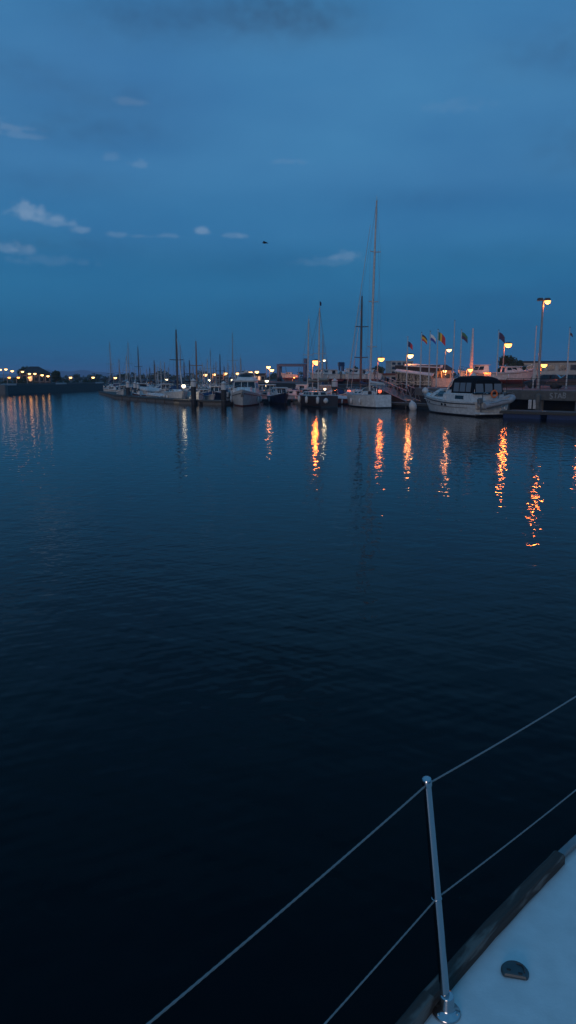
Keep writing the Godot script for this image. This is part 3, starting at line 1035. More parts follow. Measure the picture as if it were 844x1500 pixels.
# the motor cruiser with the black canopy, lying stern towards the water in front of the quay
func canopy_cruiser():
	var at := Vector3(14.807, 0, -66.0)
	var o := {"L": 10.4, "B": 3.55, "fb": 1.12, "paint": "white gelcoat", "stripe": "boot stripe black", "kind": "motor", "deck": "white gelcoat"}
	var root := thing("motor_cruiser", "white motor cruiser with black canvas canopy and dinghy slung across its stern", "motor cruiser", at, 111.0)
	hull(o, root)
	for lv in [[0.86, 0.05, "rubbing_strake"], [0.58, 0.018, "pinstripe"]]:
		for side in [-1.0, 1.0]:
			var rub := Shape.new()
			var pts := []
			for i in 15:
				var u: float = i / 14.0 * (0.985 if lv[0] > 0.6 else 0.8) + (0.0 if lv[0] > 0.6 else 0.1)
				var p := hull_point(u, sheer(u, o.fb, "motor") * lv[0], o)
				pts.append(Vector3(p.x, p.y, (p.z + 0.02) * side))
			rub.tube(pts, lv[1], 6)
			part(rub, lv[2], mats["boot stripe black"], root)
	# portholes in pairs, port side and starboard
	for side in [-1.0, 1.0]:
		for u in [0.82, 0.76, 0.47, 0.41]:
			var y := sheer(u, o.fb, "motor") * 0.7
			var p := hull_point(u, y, o)
			var q := hull_point(u + 0.01, y, o) - p
			var s := Shape.new()
			var nrm := Vector3(-q.z, 0, q.x).normalized()
			var rings := []
			for k in [-0.02, 0.03]:
				var r := []
				for i in 14:
					var t := TAU * i / 14.0
					var w: Vector3 = p + q.normalized() * cos(t) * 0.17 + Vector3(0, sin(t) * 0.1, 0) + nrm * k
					r.append(Vector3(w.x, w.y, w.z * side))
				rings.append(r)
			s.loft(rings, [-1])
			part(s, "porthole", mats["tinted window"], root)
	# the raised fore cabin with its long dark side window, then the wheelhouse
	var fore := house(-1.2, 4.0, 1.22, 2.12, 1.5, 1.22, 2.3, 0.0, 0.12, "fore_cabin", "white gelcoat", root, 0.55)
	for k in 2: panes(fore[k], [[0.3, 0.72, 0.3, 0.84]] if k == 0 else [[0.28, 0.7, 0.3, 0.84]], root, "tinted window", "cabin_window")
	var top := Shape.new()
	top.slab(Vector3(0.2, 2.15, 0), Vector3(1.4, 0.06, 2.3), 0.03)
	part(top, "hatch", mats["white gelcoat"], root)
	var aft := house(-4.7, -0.3, 1.1, 1.85, 1.68, 1.6, 0.1, 0.15, 0.02, "aft_cabin", "white gelcoat", root, 0.95)
	panes(aft[0], [[0.25, 0.55, 0.35, 0.75]], root, "tinted window", "cabin_window")
	panes(aft[1], [[0.45, 0.75, 0.35, 0.75]], root, "tinted window", "cabin_window")
	# windscreen with a white frame, raked
	var fa := [Vector3(-0.6, 2.1, 1.25), Vector3(-0.6, 2.1, -1.25), Vector3(-1.4, 3.0, -1.05), Vector3(-1.4, 3.0, 1.05)]
	panes(fa, [[0.03, 0.34, 0.05, 0.93], [0.36, 0.64, 0.05, 0.93], [0.66, 0.97, 0.05, 0.93]], root, "tinted window", "windscreen")
	var fr := Shape.new()
	fr.tube([Vector3(-0.55, 1.9, 1.36), Vector3(-1.2, 2.8, 1.28), Vector3(-1.5, 3.08, 1.05), Vector3(-1.5, 3.16, 0), Vector3(-1.5, 3.08, -1.05), Vector3(-1.2, 2.8, -1.28), Vector3(-0.55, 1.9, -1.36)], 0.06, 8)
	part(fr, "windscreen_frame", mats["white gelcoat"], root)
	# the canopy: a black canvas tent with clear panels
	var rings := []
	for k in [[-1.42, 0.98], [-1.8, 1.05], [-3.4, 1.07], [-4.2, 1.0], [-4.62, 0.84]]:
		var r := []
		var h: float = 1.28 * k[1]
		for q in [[-1.42, 0.0], [-1.34, 0.7], [-1.18, 0.98], [-0.8, 1.07], [0.0, 1.1], [0.8, 1.07], [1.18, 0.98], [1.34, 0.7], [1.42, 0.0]]: r.append(Vector3(k[0] - (0.15 if k[1] < 0.9 else 0.0) * (1.0 - q[1]), 1.8 + h * q[1], q[0]))
		rings.append(r)
	var can := Shape.new()
	can.loft(rings, [-1])
	var co := part(can, "canopy", mats["black canvas"], root)
	for side in [1.0, -1.0]:
		for q in [[-1.75, -2.5], [-2.65, -3.4], [-3.55, -4.2]]:
			var f := [Vector3(q[1], 1.98, 1.415 * side), Vector3(q[0], 1.98, 1.415 * side), Vector3(q[0], 2.72, 1.345 * side), Vector3(q[1], 2.72, 1.345 * side)]
			var s := Shape.new()
			s.plate(f, 0, 1, 0, 1, 0.02)
			part(s, "clear_panel", mat("clear vinyl", 0.13, 0.14, 0.16, 0.12), co)
	for z in [-0.9, 0.0, 0.9]:
		var f := [Vector3(-4.74, 1.96, z - 0.37), Vector3(-4.74, 1.96, z + 0.37), Vector3(-4.65, 2.64, z + 0.35), Vector3(-4.65, 2.64, z - 0.35)]
		var s := Shape.new()
		s.plate(f, 0, 1, 0, 1, 0.03)
		part(s, "clear_panel", mats["clear vinyl"], co)
	var sw := Shape.new()
	sw.slab(Vector3(-5.55, 0.28, 0), Vector3(0.9, 0.14, 3.2), 0.05)
	part(sw, "swim_platform", mats["white gelcoat"], root)
	var lad := Shape.new()
	for z in [0.9, 1.25]: lad.tube([Vector3(-5.24, 0.36, z), Vector3(-5.24, 1.3, z)], 0.02, 6)
	for y in [0.55, 0.8, 1.05]: lad.tube([Vector3(-5.24, y, 0.9), Vector3(-5.24, y, 1.25)], 0.02, 6)
	part(lad, "boarding_ladder", mats["stainless"], root)
	for y in [0.62, 0.86]:
		var g := Shape.new()
		g.slab(Vector3(-5.215, y, -1.0), Vector3(0.05, 0.06, 0.9), 0.01)
		part(g, "step", mats["boot stripe black"], root)
	for z in [-0.8, 0.75]:
		var dv := Shape.new()
		dv.tube([Vector3(-5.0, 1.1, z), Vector3(-5.05, 1.75, z), Vector3(-5.35, 1.95, z), Vector3(-5.75, 1.85, z)], 0.04, 8)
		part(dv, "davit", mats["stainless"], root)
	var ar := Shape.new()
	for z in [-1.5, 1.5]: ar.tube([Vector3(-4.9, 1.85, z), Vector3(-4.9, 2.2, z)], 0.018, 6)
	ar.tube([Vector3(-4.95, 2.2 - 0.28, -1.6), Vector3(-4.95, 2.2 - 0.28, 1.6)], 0.018, 6)
	part(ar, "stern_rail", mats["stainless"], root)
	deck_rails(o, root, 0.42, 0.98, 0.55)
	var lamp := Shape.new()
	lamp.lathe([Vector2(0.02, 0), Vector2(0.2, 0.02), Vector2(0.24, 0.16), Vector2(0.14, 0.3), Vector2(0.01, 0.33)], Vector3(-2.2, 3.18, 0.2), 14)
	part(lamp, "radar_dome", mats["white gelcoat"], root)
	for q in [[0.93, 0.3, 0.25], [0.86, 0.34, 0.28]]:
		var p := hull_point(q[0], 1.2, o)
		var s := Shape.new()
		s.lathe([Vector2(0.01, -q[2]), Vector2(q[2] * 0.7, -q[2] * 0.72), Vector2(q[2], 0), Vector2(q[2] * 0.7, q[2] * 0.72), Vector2(0.05, q[2] * 1.05), Vector2(0.05, q[2] * 1.25)], Vector3(p.x, p.y + 0.72, -p.z - 0.1), 14)
		part(s, "ball_fender", mats["fender white"], root)
	# what hangs at its stern
	var b := root.transform.basis
	dinghy(root.transform * Vector3(-5.72, 1.15, 0.1), 111.0 - 90.0)
	var ring := thing("life_ring", "orange life ring hung on the cruiser's stern rail", "life ring", root.transform * Vector3(-5.02, 1.82, 0.35), 111.0)
	var lr := Shape.new()
	lr.torus(Vector3.ZERO, 0.27, 0.075, Basis(Vector3.FORWARD, PI / 2.0), 22, 8)
	part(lr, "ring", mats["orange buoy"], ring)
	for k in 4:
		var t := TAU * (k + 0.5) / 4.0
		var s := Shape.new()
		s.torus(Vector3(0, cos(t), sin(t)) * 0.27, 0.079, 0.012, Basis(Vector3(0, cos(t), sin(t)), Vector3(1, 0, 0), Vector3(0, cos(t), sin(t)).cross(Vector3(1, 0, 0))).orthonormalized() * Basis(Vector3.FORWARD, PI / 2.0), 12, 5)
		part(s, "band", mats["white canvas"], ring)


func dinghy(at: Vector3, turn: float):
	var d := thing("inflatable_dinghy", "grey inflatable dinghy slung on davits across the white cruiser's stern", "dinghy", at, turn)
	d.rotation_degrees.z = 9.0
	var s := Shape.new()
	var pts := []
	for k in 15:
		var t := lerpf(-PI / 2.0, PI / 2.0, k / 14.0)
		pts.append(Vector3(0.75 + cos(t) * 0.75, 0.18 * maxf(0.0, cos(t)), sin(t) * 0.56))
	pts.push_front(Vector3(-1.55, 0, -0.56)); pts.append(Vector3(-1.55, 0, 0.56))
	s.tube(pts, 0.23, 12)
	part(s, "tube", mats["grey inflatable fabric"], d)
	var fl := Shape.new()
	fl.slab(Vector3(-0.3, -0.14, 0), Vector3(2.3, 0.06, 0.9), 0.02)
	part(fl, "floor", mats["outboard grey"], d)
	var tr := Shape.new()
	tr.slab(Vector3(-1.42, 0.02, 0), Vector3(0.06, 0.5, 0.9), 0.01)
	part(tr, "transom", mats["white gelcoat"], d)
	var se := Shape.new()
	se.slab(Vector3(-0.1, 0.2, 0), Vector3(0.26, 0.05, 1.1), 0.02)
	part(se, "thwart", mats["white gelcoat"], d)
	var ob := Shape.new()
	ob.slab(Vector3(-1.6, 0.42, 0.05), Vector3(0.42, 0.42, 0.32), 0.07)
	ob.tube([Vector3(-1.58, 0.25, 0.05), Vector3(-1.62, -0.5, 0.05)], 0.06, 8)
	part(ob, "outboard_motor", mats["outboard grey"], d)
	var gr := Shape.new()
	for side in [-1.0, 1.0]:
		gr.tube([Vector3(-1.2, 0.17, 0.72 * side), Vector3(-0.6, 0.1, 0.8 * side), Vector3(0.0, 0.17, 0.73 * side), Vector3(0.6, 0.12, 0.78 * side)], 0.015, 5)
	part(gr, "grab_line", mats["black rubber"], d)


# the old brown two-masted yacht
func brown_schooner():
	var o := {"L": 9.5, "B": 2.95, "fb": 1.12, "paint": "varnished brown planking", "stripe": "boot stripe black", "kind": "sail", "wire": 0.014, "lean": 0.012}
	var root := thing("wooden_schooner", "dark brown wooden two-masted sailing boat with white fenders on its side", "sailing boat", Vector3(2.899, 0, -84.0), 108.0)
	hull(o, root)
	var f := house(-1.9, 1.6, 1.1, 1.6, 0.95, 0.85, 0.1, 0.1, 0.05, "deckhouse", "aged white gelcoat", root, 0.8)
	for k in 2: panes(f[k], [[0.08, 0.28, 0.3, 0.8], [0.36, 0.58, 0.3, 0.8], [0.66, 0.88, 0.3, 0.8]], root)
	panes(f[3], [[0.1, 0.42, 0.3, 0.85], [0.58, 0.9, 0.3, 0.85]], root)
	mast(o, root, -1.4, 1.7, 10.512, "white spar", 0.1, [[0.45, 0.75]])
	o.backstay = false
	mast(o, root, 2.1, 1.7, 9.566, "white spar", 0.09, [[0.5, 0.6]], "foremast")
	for q in [[2.0, -1.1, 2.6], [-1.5, -4.6, 2.7]]:
		var b := Shape.new()
		b.tube([Vector3(q[0], q[2], 0), Vector3(q[1], q[2] + 0.1, 0)], 0.06, 8)
		var bo := part(b, "boom", mats["varnished spar"], root)
		var c := Shape.new()
		c.tube([Vector3(q[0] - 0.05, q[2] + 0.4, 0), Vector3(q[0] - 0.4, q[2] + 0.2, 0), Vector3(q[1] + 0.2, q[2] + 0.17, 0)], [0.06, 0.16, 0.08], 8)
		part(c, "furled_sail", mats["beige canvas"], bo)
	var fl := Shape.new()
	var t := Vector3(-1.4, 10.512 + 0.3, 0.1)
	fl.hexa([t, t + Vector3(0, 0, 0.02), t + Vector3(0.35, -0.05, 0.32), t + Vector3(0.35, -0.05, 0.3), t + Vector3(0, 0.45, 0), t + Vector3(0, 0.45, 0.02), t + Vector3(0.3, 0.3, 0.32), t + Vector3(0.3, 0.3, 0.3)])
	part(fl, "burgee", mats["flag navy"], root)
	deck_rails(o, root, 0.03, 0.97, 0.65)
	var bs := Shape.new()
	bs.tube([Vector3(4.4, 1.45, 0), Vector3(6.2, 1.9, 0)], [0.09, 0.05], 8)
	part(bs, "bowsprit", mats["varnished spar"], root)
	for u in [0.02, 0.3, 0.6]:
		var p := hull_point(u, 0.7, o)
		fender(Vector3(p.x, 0.75, -p.z - 0.16), root, 0.75, 0.17)
	var ft := Shape.new()
	for z in [-0.5]:
		ft.lathe([Vector2(0.01, -0.28), Vector2(0.2, -0.2), Vector2(0.27, 0), Vector2(0.2, 0.2), Vector2(0.04, 0.3)], Vector3(-5.1, 0.7, z), 14)
	part(ft, "ball_fender", mats["fender white"], root)

# ---- the shore

func along(a: Vector3, b: Vector3) -> Basis:
	return Basis(Vector3.UP, atan2(-(b.z - a.z), b.x - a.x))


func quay():
	var line := [Vector3(29.925, 0, -57), Vector3(23.957, 0, -62.5), Vector3(19.930, 0, -69), Vector3(15.247, 0, -77), Vector3(14.022, 0, -83)]
	var w := thing("quay_deck", "grey concrete quay deck on piles with pale graffiti on its edge beam", "quay", line[2])
	for i in line.size() - 1:
		var a: Vector3 = line[i] - line[2]
		var b: Vector3 = line[i + 1] - line[2]
		var d := (b - a).normalized()
		var back := Vector3(d.z, 0, -d.x)
		if back.z > 0.0: back = -back
		var s := Shape.new()
		s.hexa([a + Vector3(0, 1.78, 0) + back * 0.55, b + Vector3(0, 1.78, 0) + back * 0.55, b + back * 7.5 + Vector3(0, 1.78, 0), a + back * 7.5 + Vector3(0, 1.78, 0), a + Vector3(0, 2.012, 0) + back * 0.55, b + Vector3(0, 2.012, 0) + back * 0.55, b + back * 7.5 + Vector3(0, 2.012, 0), a + back * 7.5 + Vector3(0, 2.012, 0)])
		part(s, "deck_slab", mats["quay concrete"], w)
		var n := int(ceil(a.distance_to(b) / 5.2))
		for k in n:
			var p: Vector3 = a.lerp(b, float(k) / n) + d * 0.012
			var q: Vector3 = a.lerp(b, float(k + 1) / n) - d * 0.012
			var bm := Shape.new()
			bm.slab((p + q) / 2.0 + back * 0.275 + Vector3(0, 1.615, 0), Vector3(p.distance_to(q), 0.83, 0.55), 0.03, along(p, q))
			part(bm, "edge_beam", mats["quay concrete"], w)
			var pl := Shape.new()
			pl.tube([p + back * 0.5 + Vector3(0, -1.5, 0), p + back * 0.5 + Vector3(0, 1.2, 0)], 0.24, 12)
			part(pl, "pile", mats["pontoon concrete"], w)
	# graffiti on the beams
	var gb := along(line[1], line[2])
	var d12: Vector3 = (line[2] - line[1]).normalized()
	var front := Vector3(-d12.z, 0, d12.x)
	if front.z < 0.0: front = -front
	var font := SystemFont.new()
	font.font_names = PackedStringArray(["Droid Sans"])
	font.font_weight = 700
	var gp: Vector3 = Vector3(23.136, 1.6, -64.0) - line[2]
	gp += front * (0.012 - (gp - (line[1] - line[2])).dot(front))
	for k in 4:
		var tm := TextMesh.new()
		tm.text = "STAB"[k]
		tm.font = font
		tm.font_size = 64
		tm.pixel_size = 0.0098
		tm.depth = 0.012
		var to := MeshInstance3D.new()
		to.name = "graffiti_letter"
		to.mesh = tm
		to.material_override = mats["pale graffiti paint"]
		w.add_child(to, true)
		to.position = gp - d12 * (k - 1.5) * 0.44 + Vector3(0, [-0.03, 0.02, -0.01, 0.03][k], 0) + front * 0.002 * k
		to.rotation = Vector3(0, gb.get_euler().y + PI, [0.1, -0.06, 0.04, -0.12][k])
		to.scale = Vector3([1.2, 1.0, 1.25, 1.05][k], [1.1, 1.0, 0.9, 1.12][k], 1.0)
	var sc := Shape.new()
	var base: Vector3 = Vector3(20.321, 1.58, -68.3) - line[2]
	base += front * (0.02 - (base - (line[1] - line[2])).dot(front))
	var ex := -d12
	for st in [[[-0.42, 0.22], [0.05, 0.22], [0.05, -0.05], [-0.1, -0.2], [-0.3, -0.18]], [[-0.28, 0.02], [0.02, 0.02]], [[0.2, 0.3], [0.18, 0.0]], [[0.2, 0.12], [0.38, 0.1], [0.44, -0.1], [0.3, -0.22], [0.12, -0.2]], [[-0.6, 0.25], [-0.62, -0.2], [-0.45, -0.24]]]:
		var pts := []
		for q in st: pts.append(base + ex * q[0] * 1.1 + Vector3(0, q[1], 0))
		sc.tube(pts, 0.022, 5)
	part(sc, "graffiti", mats["pale graffiti paint"], w)
	# railing along the edge: posts and rails
	var r := thing("quay_railing", "dark steel railing along the edge of the concrete quay", "railing", line[2] + Vector3(0, 2.03, 0))
	for i in 2:
		var a: Vector3 = line[i] - line[2]
		var b: Vector3 = line[i + 1] - line[2]
		var back := Vector3((b - a).z, 0, -(b - a).x).normalized()
		if back.z > 0.0: back = -back
		var n := int(a.distance_to(b) / 1.9)
		for k in n + 1:
			var p: Vector3 = a.lerp(b, float(k) / n) + back * 0.25
			var s := Shape.new()
			s.tube([p, p + Vector3(0, 1.02, 0)], 0.03, 6)
			part(s, "post", mats["pile steel"], r)
		for y in [0.4, 0.7, 1.02]:
			var s := Shape.new()
			s.tube([a + back * 0.25 + Vector3(0, y, 0), b + back * 0.25 + Vector3(0, y, 0)], 0.022, 6)
			part(s, "rail", mats["pile steel"], r)
	# two pale fender boards and a mooring post under the beam
	for k in 2:
		var px: float = 21.252 if k == 0 else 21.540
		var f := thing("fender_board", "upright white fender board on the dark pile under the quay beam", "fender", Vector3(px, 0.45, -65.6 + 0.4 * k), rad_to_deg(gb.get_euler().y), "pair of white fender boards under the quay")
		var s := Shape.new()
		s.slab(Vector3(0, 0.38, 0), Vector3(0.34, 0.78, 0.12), 0.04)
		part(s, "board", mats["fender white"], f)
		var t := Shape.new()
		for x in [-0.1, 0.1]: t.tube([Vector3(x, 0.72, -0.02), Vector3(x, 1.3, -0.02)], 0.015, 5)
		part(t, "chain", mats["dark galvanised steel"], f)
	var mp := thing("mooring_post", "rounded grey mooring post standing before the quay beam", "post", Vector3(21.593, -0.5, -64.6))
	var ms := Shape.new()
	ms.lathe([Vector2(0.14, 0), Vector2(0.14, 1.2), Vector2(0.17, 1.5), Vector2(0.22, 1.75), Vector2(0.22, 2.1), Vector2(0.12, 2.28), Vector2(0.01, 2.3)], Vector3.ZERO, 14)
	part(ms, "shaft", mats["quay concrete"], mp)


# a floating walkway: timber deck boards on floats
func pontoon(a: Vector3, b: Vector3, wide: float, label: String, floats: String, deck: String, high := 0.48):
	var p := thing("pontoon", label, "pontoon", (a + b) / 2.0, rad_to_deg(along(a, b).get_euler().y))
	var len := a.distance_to(b)
	var n := int(len / 3.1)
	for k in n:
		var x := -len / 2.0 + (k + 0.5) * len / n
		var s := Shape.new()
		s.slab(Vector3(x, high - 0.05, 0), Vector3(len / n - 0.05, 0.1, wide), 0.015)
		part(s, "deck_panel", mats[deck], p)
		var f := Shape.new()
		f.slab(Vector3(x, high / 2.0 - 0.2, 0), Vector3(len / n - 0.45, high + 0.18, wide - 0.16), 0.06)
		part(f, "float", mats[floats], p)
	for side in [-1.0, 1.0]:
		var e := Shape.new()
		e.box(Vector3(0, high - 0.14, (wide / 2.0 + 0.035) * side), Vector3(len, 0.16, 0.06))
		part(e, "edge_timber", mats["pontoon timber"], p)
	for k in int(len / 7.0):
		var c := Shape.new()
		var x := -len / 2.0 + (k + 0.5) * 7.0
		c.slab(Vector3(x, high + 0.04, wide / 2.0 - 0.12), Vector3(0.3, 0.07, 0.06), 0.02)
		part(c, "cleat", mats["galvanised steel"], p)


func pile(x: float, z: float, top: float, r: float, label: String):
	var p := thing("mooring_pile", label, "pile", Vector3(x, -1.5, z), 0.0, "")
	var s := Shape.new()
	s.tube([Vector3.ZERO, Vector3(0, top + 1.45, 0)], r, 14)
	part(s, "shaft", mats["pile steel"], p)
	var b := Shape.new()
	b.lathe([Vector2(r + 0.012, top + 0.75), Vector2(r + 0.012, top + 1.35)], Vector3.ZERO, 14)
	part(b, "white_band", mats["pile white"], p)
	var c := Shape.new()
	c.lathe([Vector2(r + 0.04, top + 1.42), Vector2(r + 0.05, top + 1.46), Vector2(r * 0.5, top + 1.62), Vector2(0.01, top + 1.72)], Vector3.ZERO, 14)
	part(c, "cap", mats["pile white"], p)
	var g := Shape.new()
	g.torus(Vector3(0, 2.05, 0), r + 0.12, 0.05, Basis.IDENTITY, 14, 6)
	part(g, "guide_ring", mats["dark galvanised steel"], p)


func gangway():
	var a := Vector3(12.140, 2.02, -99.0)
	var b := Vector3(13.779, 0.55, -82.0)
	var g := thing("gangway", "grey steel truss gangway sloping from the shore down to the pontoon", "gangway", a)
	var d := b - a
	var n := 8
	var side := d.cross(Vector3.UP).normalized()
	var walk := Shape.new()
	var u := Vector3(0, 0.05, 0)
	walk.hexa([side * -0.75 - u, d + side * -0.75 - u, d + side * 0.75 - u, side * 0.75 - u, side * -0.75 + u, d + side * -0.75 + u, d + side * 0.75 + u, side * 0.75 + u])
	part(walk, "walkway", mats["dark galvanised steel"], g)
	for s in [-0.8, 0.8]:
		for y in [0.0, 1.15]:
			var c := Shape.new()
			c.tube([side * s + Vector3(0, y, 0), d + side * s + Vector3(0, y, 0)], 0.06, 6)
			part(c, "chord", mats["galvanised steel"], g)
		for k in n:
			var p: Vector3 = d * (float(k) / n) + side * s
			var q: Vector3 = d * (float(k + 1) / n) + side * s
			var c := Shape.new()
			c.tube([p, p + Vector3(0, 1.15, 0)], 0.04, 6)
			part(c, "upright", mats["galvanised steel"], g)
			var e := Shape.new()
			if k % 2 == 0: e.tube([p, q + Vector3(0, 1.15, 0)], 0.035, 6)
			else: e.tube([p + Vector3(0, 1.15, 0), q], 0.035, 6)
			part(e, "brace", mats["galvanised steel"], g)


# a simple building: walls with real recessed windows set proud of dark reveals
# rows of windows on the face that looks at the water; turn in degrees
func building(called: String, label: String, at: Vector3, turn: float, size: Vector3, wall: String, roof: String, floors: int, bays: int, style := "flat", lit := []):
	var b := thing(called, label, "building", at, turn)
	var s := Shape.new()
	s.box(Vector3(0, size.y / 2.0, -size.z / 2.0), size)
	part(s, "wall", mats[wall], b)
	if style == "flat":
		var r := Shape.new()
		r.slab(Vector3(0, size.y + 0.15, -size.z / 2.0), Vector3(size.x + 0.5, 0.32, size.z + 0.5), 0.05)
		part(r, "roof", mats[roof], b)
	else:
		var r := Shape.new()
		var o := 0.5
		var w := size.x / 2.0 + o
		var rise := size.z * 0.28
		var y := size.y + 0.01
		var m := maxf(w - size.z * 0.45, w * 0.2)
		r.quad(Vector3(-w, y, o), Vector3(w, y, o), Vector3(m, y + rise, -size.z / 2.0), Vector3(-m, y + rise, -size.z / 2.0))
		r.quad(Vector3(w, y, -size.z - o), Vector3(-w, y, -size.z - o), Vector3(-m, y + rise, -size.z / 2.0), Vector3(m, y + rise, -size.z / 2.0))
		r.tri(Vector3(w, y, o), Vector3(w, y, -size.z - o), Vector3(m, y + rise, -size.z / 2.0))
		r.tri(Vector3(-w, y, -size.z - o), Vector3(-w, y, o), Vector3(-m, y + rise, -size.z / 2.0))
		r.quad(Vector3(-w, y, o), Vector3(-w, y, -size.z - o), Vector3(w, y, -size.z - o), Vector3(w, y, o))
		r.done()
		part(r, "roof", mats[roof], b)
	var fh := size.y / floors
	for j in floors:
		for i in bays:
			var x := -size.x / 2.0 + (i + 0.5) * size.x / bays
			var y := (j + 0.52) * fh
			var ww := size.x / bays * 0.62
			var hh := fh * 0.5
			var is_lit: bool = (j * bays + i) in lit
			var fr := Shape.new()
			fr.slab(Vector3(x, y - hh / 2.0 - 0.04, 0.05), Vector3(ww + 0.2, 0.08, 0.2), 0.02)
			fr.box(Vector3(x - ww / 2.0 - 0.03, y, 0.02), Vector3(0.06, hh, 0.1))
			fr.box(Vector3(x + ww / 2.0 + 0.03, y, 0.02), Vector3(0.06, hh, 0.1))
			fr.box(Vector3(x, y + hh / 2.0 + 0.04, 0.02), Vector3(ww + 0.12, 0.08, 0.1))
			var fo := part(fr, "window_frame", mats["pale wall"] if wall != "pale wall" else mats["grey wall"], b)
			var g := Shape.new()
			g.box(Vector3(x, y, 0.006), Vector3(ww - 0.01, hh - 0.01, 0.03))
			part(g, "window_pane", glow("lit window", Color(1.0, 0.68, 0.36), 0.9) if is_lit else mats["tinted window"], fo)
		if floors > 2 and j > 0:
			var sl := Shape.new()
			sl.box(Vector3(0, j * fh, 0.4), Vector3(size.x * 0.96, 0.14, 0.85))
			part(sl, "balcony_slab", mats["pale wall"], b)
	return b


func tree(at: Vector3, h: float, w: float, label: String, m := "leaves", group := "", leaves := 2600, leaf := 0.16):
	var t := thing("tree", label, "tree", at, 0.0, group)
	var s := Shape.new()
	s.tube([Vector3.ZERO, Vector3(0.05, h * 0.3, 0.03), Vector3(0.0, h * 0.6, 0)], [h * 0.035, h * 0.026, h * 0.012], 8)
	var clumps := []
	for k in 16:
		var a := rng.randf() * TAU
		var y := rng.randf_range(0.3, 0.92)
		var rr := w * 0.5 * sqrt(maxf(0.05, 1.0 - pow((y - 0.52) / 0.5, 2.0))) * rng.randf_range(0.35, 0.85)
		clumps.append([Vector3(cos(a) * rr, y * h, sin(a) * rr), w * rng.randf_range(0.14, 0.25)])
	for k in 7:
		var c: Vector3 = clumps[k][0]
		s.tube([Vector3(0, h * rng.randf_range(0.22, 0.45), 0), c * Vector3(0.55, 0.85, 0.55), c], [h * 0.014, h * 0.009, h * 0.004], 5)
	part(s, "trunk", mats["bark"], t)
	var f := Shape.new()
	for i in leaves: leaf_at(f, clumps[i % clumps.size()], leaf)
	f.done(false)
	part(f, "crown", mats[m], t)


func leaf_at(f: Shape, clump: Array, size: float):
	var d := Vector3(rng.randfn(), rng.randfn() * 0.8, rng.randfn())
	d = d.normalized() * pow(rng.randf(), 0.45) * clump[1]
	var c: Vector3 = clump[0] + d
	var a := Vector3(rng.randfn(), rng.randfn() * 0.5, rng.randfn()).normalized() * size * rng.randf_range(0.6, 1.3)
	var b := a.cross(Vector3(rng.randfn(), rng.randfn(), rng.randfn())).normalized() * size * 0.55
	f.tri(c - a, c + b, c + a)
	f.tri(c - a, c + a, c - b)


# a far belt of trees that reads as one mass
func tree_belt(called: String, label: String, a: Vector3, b: Vector3, h0: float, h1: float, count: int, seed_: int):
	rng.seed = seed_
	var f := Shape.new()
	for i in count:
		var u := (i + rng.randf()) / count
		var p := a.lerp(b, u) + Vector3(rng.randfn() * 1.5, 0, rng.randfn() * 4.0)
		var h := rng.randf_range(h0, h1) * (0.75 + 0.35 * sin(u * 17.0 + seed_) * sin(u * 41.0))
		for k in 5:
			var cl := [p + Vector3(rng.randfn() * h * 0.25, h * rng.randf_range(0.12, 0.8), rng.randfn() * h * 0.2), h * 0.3]
			for q in 26: leaf_at(f, cl, h * 0.11)
	f.done(false)
	var o := part(f, called, mats["leaves"])
	tag(o, label, "trees", "", "stuff")


func flagpole(x: float, z: float, top: float, label: String, bands: Array, dir: float, fly: float, base := 2.014, hang := 0.0):
	var p := thing("flagpole", label, "flagpole", Vector3(x, base, z))
	var h := top - base
	var s := Shape.new()
	s.tube([Vector3.ZERO, Vector3(0, h * 0.5, 0), Vector3(0, h, 0)], [0.07, 0.06, 0.035], 10)
	part(s, "pole", mats["white spar"], p)
	var c := Shape.new()
	c.lathe([Vector2(0.03, 0), Vector2(0.07, 0.04), Vector2(0.05, 0.11), Vector2(0.01, 0.13)], Vector3(0, h, 0), 10)
	part(c, "finial", mats["stainless"], p)
	var ft := Shape.new()
	ft.lathe([Vector2(0.16, 0), Vector2(0.16, 0.05), Vector2(0.09, 0.09), Vector2(0.085, 0.3)], Vector3.ZERO, 10)
	part(ft, "foot", mats["galvanised steel"], p)
	if bands.is_empty(): return
	# the cloth: bands along the fly (or along the hoist when they are stacked), drooping in folds
	var fl := Node3D.new()
	fl.name = "flag"
	p.add_child(fl)
	fl.position = Vector3(0, h - 0.15 - hang, 0)
	var n := bands.size()
	var drop: float = fly * 0.72
	var at := func(u, w):
		var wave: float = sin(u * 5.0 + w * 2.0) * 0.09 * u
		return Vector3(0.06 + u * fly * 0.62 * dir, -w * drop - u * fly * 0.55 * (0.35 + 0.65 * u), wave + 0.12 * u)
	for i in n:
		var q := Shape.new()
		var cells := 6
		for a in cells:
			for b in 6:
				var stacked: bool = bands[i][1]
				var u0 := (float(a) / cells); var u1 := (float(a + 1) / cells)
				var w0 := b / 6.0; var w1 := (b + 1) / 6.0
				if stacked: w0 = (i + w0) / n; w1 = (i + w1) / n
				else: u0 = (i + u0) / n; u1 = (i + u1) / n
				q.quad(at.call(u0, w0), at.call(u1, w0), at.call(u1, w1), at.call(u0, w1), 0)
		q.done(false)
		part(q, "stripe", mats[bands[i][0]], fl)


